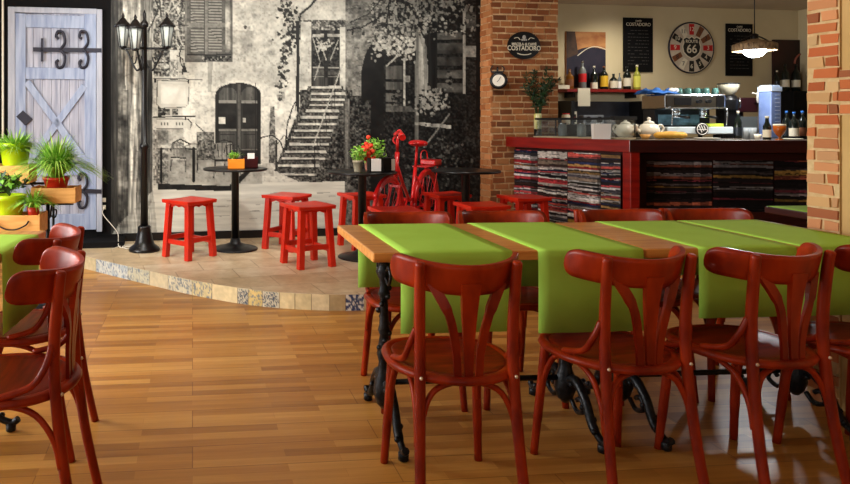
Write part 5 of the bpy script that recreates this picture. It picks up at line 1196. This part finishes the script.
# ------------------------------------------------------------------ wall decoration
def wobj(name, label, cat, x, y, Cw, off=0.003, rz=None): return thing(name, label, cat, tuple(onwall(x, y, Cw, off)), A if rz is None else rz)
def wsize(px, Cw, x): c = Cw; k = (x-CX)/F; return px/F*(c/(1-TN*k))
t = wobj('chalkboard', 'tall black menu board with white heading, left of the round wall clock', 'menu board', 637.5, 45, CB)
w_, h_ = wsize(32, CB, 637)/UX*1.0, wsize(54, CB, 637)
def board(t, w, h, seed):
    b = MB(); b.box(-w/2, w/2, -.015, 0, -h/2, h/2); bd = b.build('board', M['blackmatt'], t)
    text('CAFFÈ', h*.045, M['cream'], bd, (0, -.0165, h/2-h*.06)); text('COSTADORO', h*.085, M['cream'], bd, (0, -.0165, h/2-h*.125), sx=.95)
    b = MB(); r = random.Random(seed); cl = mat('chalk_grey', (70, 66, 62), rough=.9)
    for i in range(11):
        z = h/2-h*.24-i*h*.062; x = -w*.36
        while x < w*.34:
            l = r.uniform(.02, .05)
            if r.random() < .8: b.box(x, min(x+l, w*.36), -.0162, -.0152, z, z+h*.010)
            x += l+.012
    b.build('chalk_lines', cl, bd)
board(t, w_, h_, 1)
t = wobj('chalkboard', 'black menu board with white heading, partly behind the hanging lamp', 'menu board', 738.5, 50, CB); board(t, wsize(30, CB, 738), wsize(52, CB, 738), 2)
# picture
w_, h_ = wsize(43, CB, 585), wsize(56, CB, 585)
t = wobj('picture', 'picture with a dark blue bridge-like arch under an orange sky, behind the bottles', 'picture', 585, 60, CB)
b = MB(); b.box(-w_/2, w_/2, -.02, 0, -h_/2, h_/2); pp = b.build('canvas', mat('orange_sky_print', (196, 140, 84), (150, 90, 50), (5, 5, 9), rough=.7), t)
b = MB(); pts = [(-w_/2, -.021, -h_/2), (w_/2, -.021, -h_/2), (w_/2, -.021, h_*.18)]+[(w_/2-w_*i/10, -.021, h_*(.18+.10*math.sin(PI*i/10)-.012*i)) for i in range(1, 10)]+[(-w_/2, -.021, h_*.02)]; b.poly(pts); b.build('dark_arch', mat('night_blue_print', (26, 24, 44), (40, 34, 50), (9, 9, 9), rough=.7), pp)
b = MB(); b.poly([(-w_/2, -.0215, h_*.02), (-w_*.2, -.0215, h_*.1), (-w_*.28, -.0215, h_*.5), (-w_/2, -.0215, h_*.5)]); b.build('dark_tree', mat('dark_brown_print', (48, 34, 28), (80, 56, 40), (12, 12, 12), rough=.7), pp)
b = MB(); b.tube([(w_/2-w_*i/10*.72, -.022, h_*(.19+.10*math.sin(PI*i/10)-.012*i)) for i in range(11)], .006, 4); b.build('pale_curve', M['cream'], pp)
# round clock
t = wobj('wall_clock', 'large round wall clock with coloured wedge numerals around a black shield', 'clock', 690, 48, CB); R_c = wsize(25, CB, 690)
b = MB(); b.lathe([(R_c, 0), (R_c, .025)], n=48, R=Matrix.Rotation(PI/2, 3, 'X')); dl = b.build('dial', M['clockface'], t)
b = MB(); b.tube([(R_c*math.cos(2*PI*i/48), -.02, R_c*math.sin(2*PI*i/48)) for i in range(48)], .010, 6, True, up=(0, 1, 0)); b.build('rim', M['hinge'], t)
wc = {0: M['redprint'], 1: M['brownprint'], 2: M['brownprint'], 3: M['redprint'], 4: M['black'], 5: M['black'], 6: M['black'], 7: M['cream'], 8: M['brownprint'], 9: M['redprint'], 10: M['black'], 11: M['cream']}
NUM = {0: '12', 1: '1', 2: '2', 3: '3', 4: '4', 5: '5', 6: '6', 7: '7', 8: '8', 9: '9', 10: '10', 11: '11'}
for i in range(12):
    a = PI/2-i*PI/6; Rm = Matrix.Rotation(-(a-PI/2), 4, 'Y'); b = MB(); b.X = Rm
    b.poly([(-R_c*.10, -.0262, R_c*.52), (R_c*.10, -.0262, R_c*.52), (R_c*.12, -.0262, R_c*.95), (-R_c*.12, -.0262, R_c*.95)]); wd = b.build('numeral_plate', wc[i], t)
    text(NUM[i], R_c*.24, M['cream'] if i in (0, 3, 4, 5, 6, 9, 10) else M['hinge'], wd, (R_c*.74*math.cos(a), -.0275, R_c*.74*math.sin(a)))
b = MB(); s = R_c*.5; sh_ = [(0, 1), (.25, .82), (.5, .95), (.8, .8), (.72, .5), (.85, .1), (.75, -.4), (.45, -.72), (0, -.95)]; pts = [(x*s*.9, -.0275, z*s*.85) for x, z in sh_]+[(-x*s*.9, -.0275, z*s*.85) for x, z in reversed(sh_[1:-1])]
b.poly(pts); sd = b.build('shield', M['black'], t); b = MB(); b.poly([(x*1.12, y+.0006, z*1.12) for x, y, z in pts]); b.build('shield_border', M['cream'], t)
text('ROUTE', s*.34, M['cream'], sd, (0, -.029, s*.5), bold=.001); text('66', s*.95, M['cream'], sd, (0, -.029, -s*.12), bold=.002)
# oval sign
sgn = thing('oval_sign', 'black oval coffee sign with cream lettering on the brick pillar', 'sign', (0, 0, 0), A)
pc = onwall(523.5, 45.5, CM, PO+.018); sgn.location = pc; sw, sh2 = 35/F*6.82/2, 27.5/F*6.82/2
b = MB(); N = 40; el = [(sw*math.cos(2*PI*i/N), sh2*math.sin(2*PI*i/N)) for i in range(N)]; k = len(b.v)
b.v += [(x, -.012, z) for x, z in el]+[(x, 0, z) for x, z in el]; b.addf(tuple(range(N))); b.addf(tuple(range(2*N-1, N-1, -1)))
for i in range(N): j = (i+1) % N; b.addf((i, j, N+j, N+i))
pl = b.build('plate', M['black'], sgn)
text('MISCELA di CAFFÈ', .036, M['cream'], pl, (0, -.013, .012), sx=.95, bold=.0006); text('COSTADORO', .068, M['cream'], pl, (0, -.013, -.030), sx=.86, bold=.001)
b = MB(); b.tube(crv([(-.075, -.013, -.082), (-.03, -.013, -.094), (.03, -.013, -.094), (.075, -.013, -.082)], 5), .006, 4); b.tube(crv([(-.11, -.013, .07), (-.07, -.013, .078), (-.045, -.013, .055)], 5), .004, 4); b.tube(crv([(.11, -.013, .07), (.07, -.013, .078), (.045, -.013, .055)], 5), .004, 4)
b.build('ribbon_lines', M['cream'], pl)
b = MB(); b.ball((0, -.013, .082), .020, 10, 6, (1, .15, 1.1)); [b.ball((x, -.013, .056), .011, 8, 4, (1, .15, 1)) for x in (-.022, 0, .022)]; b.build('crest', mat('crest_grey', (170, 166, 158), rough=.6), pl)
# bracket clock
pc = onwall(497.5, 78, CM, PO+.012); t = thing('bracket_clock', 'small black round clock with a pale face hanging on the brick pillar', 'clock', tuple(pc), A)
b = MB(); b.X = Matrix.Rotation(-.5, 4, 'Z'); b.lathe([(.075, 0), (.085, .01), (.085, .055), (.07, .06)], (0.01, -.03, -.03), 24, R=Matrix.Rotation(PI/2, 3, 'X')); b.box(-.05, .05, -.07, -.02, .05, .065); b.tube(crv([(-.05, -.05, .05), (-.065, -.05, .09), (-.04, -.05, .12)], 4), .006, 6); b.tube(crv([(.05, -.05, .05), (.065, -.05, .09), (.04, -.05, .12)], 4), .006, 6); b.tube([(0, -.05, .05), (0, -.05, .11)], .01, 6); b.X = None; b.box(-.01, .04, -.02, 0, -.04, .0); cs = b.build('case', M['black'], t)
b = MB(); b.X = Matrix.Rotation(-.5, 4, 'Z'); b.lathe([(.058, 0), (.058, .004)], (0.01, -.0905, -.03), 24, R=Matrix.Rotation(PI/2, 3, 'X')); b.build('face', M['white'], cs); b = MB(); b.X = Matrix.Rotation(-.5, 4, 'Z'); b.tube([(.01, -.097, -.03), (.03, -.097, .005)], .003, 4); b.tube([(.01, -.097, -.03), (-.005, -.097, -.045)], .003, 4); b.build('hands', M['black'], cs)
# pendant lamp over the bar
PLp = at(754.5, 47, 5.95); t = thing('pendant_lamp', 'hanging lamp with a wide brown-rimmed shade and glowing white bulb over the bar', 'pendant lamp', (PLp.x, PLp.y, RC), 0)
dz = PLp.z-RC; b = MB(); b.tube([(0, 0, -.001), (0, 0, dz+.05)], .004, 6); b.lathe([(.04, -.03), (.04, -.001)], n=16); b.build('cord', M['black'], t)
b = MB(); b.lathe([(.163, dz-.035), (.165, dz-.03), (.165, dz+.02), (.160, dz+.025), (.11, dz+.045), (.05, dz+.06), (.02, dz+.075)], n=40, cap=False); b.build('shade', M['rattan'], t, solid=.003)
b = MB(); b.tube(crv([(-.13, 0, dz+.05), (-.06, 0, dz+.085), (0, 0, dz+.10), (.06, 0, dz+.085), (.13, 0, dz+.05)], 4), .006, 6); b.lathe([(.02, dz+.0), (.03, dz+.06), (.03, dz+.11), (.01, dz+.12)], n=12); b.build('socket', M['black'], t)
b = MB(); b.ball((0, 0, dz-.035), .085, 20, 10, (1, 1, .7)); b.build('bulb', M['bulb'], t)

# ------------------------------------------------------------------ added ceiling spots and light
def area(name, loc, rot, sx, sy, e, col):
    l = bpy.data.lights.new(name, 'AREA'); l.shape = 'RECTANGLE'; l.size = sx; l.size_y = sy; l.energy = e; l.color = col
    o = bpy.data.objects.new(name, l); C.objects.link(o); o.location = loc; o.rotation_euler = rot; return o
area('daylight_left_front', (-3.62, -.5, 1.5), (0, -PI/2, 0), 1.9, 2.8, 30, (1, 1, .98))
area('daylight_left_back', (-3.62, 2.95, 1.5), (0, -PI/2, 0), 1.9, 2.9, 285, (1, 1, .98))
area('added_rear_fill', (0, -3.0, 1.45), (PI/2, 0, 0), 3.2, 1.9, 11, (1, .99, .96))  # added frontal fill outside the unseen rear window
def spot(loc, aim, e, ang, col=(1, .98, .93)):
    l = bpy.data.lights.new('fill_spot', 'SPOT'); l.energy = e; l.spot_size = math.radians(ang); l.spot_blend = .9; l.shadow_soft_size = .08; l.color = col
    o = bpy.data.objects.new('fill_spot', l); C.objects.link(o); o.location = loc; o.rotation_euler = (Vector(aim)-Vector(loc)).to_track_quat('-Z', 'Y').to_euler()
sl0 = None
for x, y, ax, ay, e in ((-1.1, 4.6, -1.0, 6.5, 115), (.2, 4.8, .1, 6.7, 125), (1.5, 5.0, 1.4, 6.9, 95)):
    lb = {-1.1: 'added fill spotlight above the street lamp side of the platform', .2: 'added fill spotlight above the middle of the platform', 1.5: 'added fill spotlight above the bicycle side of the platform'}[x]
    if sl0 is None:
        sl0 = thing('added_spotlight', lb, 'spotlight', (x, y, RC), 0, 'added fill spotlights over the platform'); b = MB(); b.lathe([(.05, -.012), (.065, -.004), (.065, -.0005)], n=20, cap=False); b.build('ring', M['white'], sl0)
    else: dup(sl0, (x, y, RC), 0, lb)
    spot((x, y, RC-.03), (ax, ay, 1.3), e, 110)  # unseen spots added to brighten the mural
l = bpy.data.lights.new('pendant_light', 'POINT'); l.energy = 36; l.shadow_soft_size = .08; l.color = (.95, .98, 1); o = bpy.data.objects.new('pendant_light', l); C.objects.link(o); o.location = (PLp.x, PLp.y, PLp.z-.10)
for k, (x, y) in enumerate(((4.2, 7.3), (3.75, 5.35))):
    spot((x, y, RC-.03), (x+.1, y+.5, 1.2), (62, 130)[k], (130, 62)[k], (1, .93, .80)); lb = ('added fill spotlight behind the bar above the coffee machine', 'added fill spotlight above the front of the bar, over the teapots')[k]; dup(sl0, (x, y, RC), 0, lb, 'added fill spotlights at the bar')  # unseen spots added to brighten the back wall and counter things
w = bpy.data.worlds.new('world'); bpy.context.scene.world = w; w.use_nodes = True
w.node_tree.nodes['Background'].inputs[0].default_value = (.9, .95, 1, 1); w.node_tree.nodes['Background'].inputs[1].default_value = .35
s = bpy.context.scene; s.view_settings.view_transform = 'Standard'; s.view_settings.look = 'None'; s.view_settings.gamma = 1; s.view_settings.use_curve_mapping = False; s.view_settings.exposure = 0.14
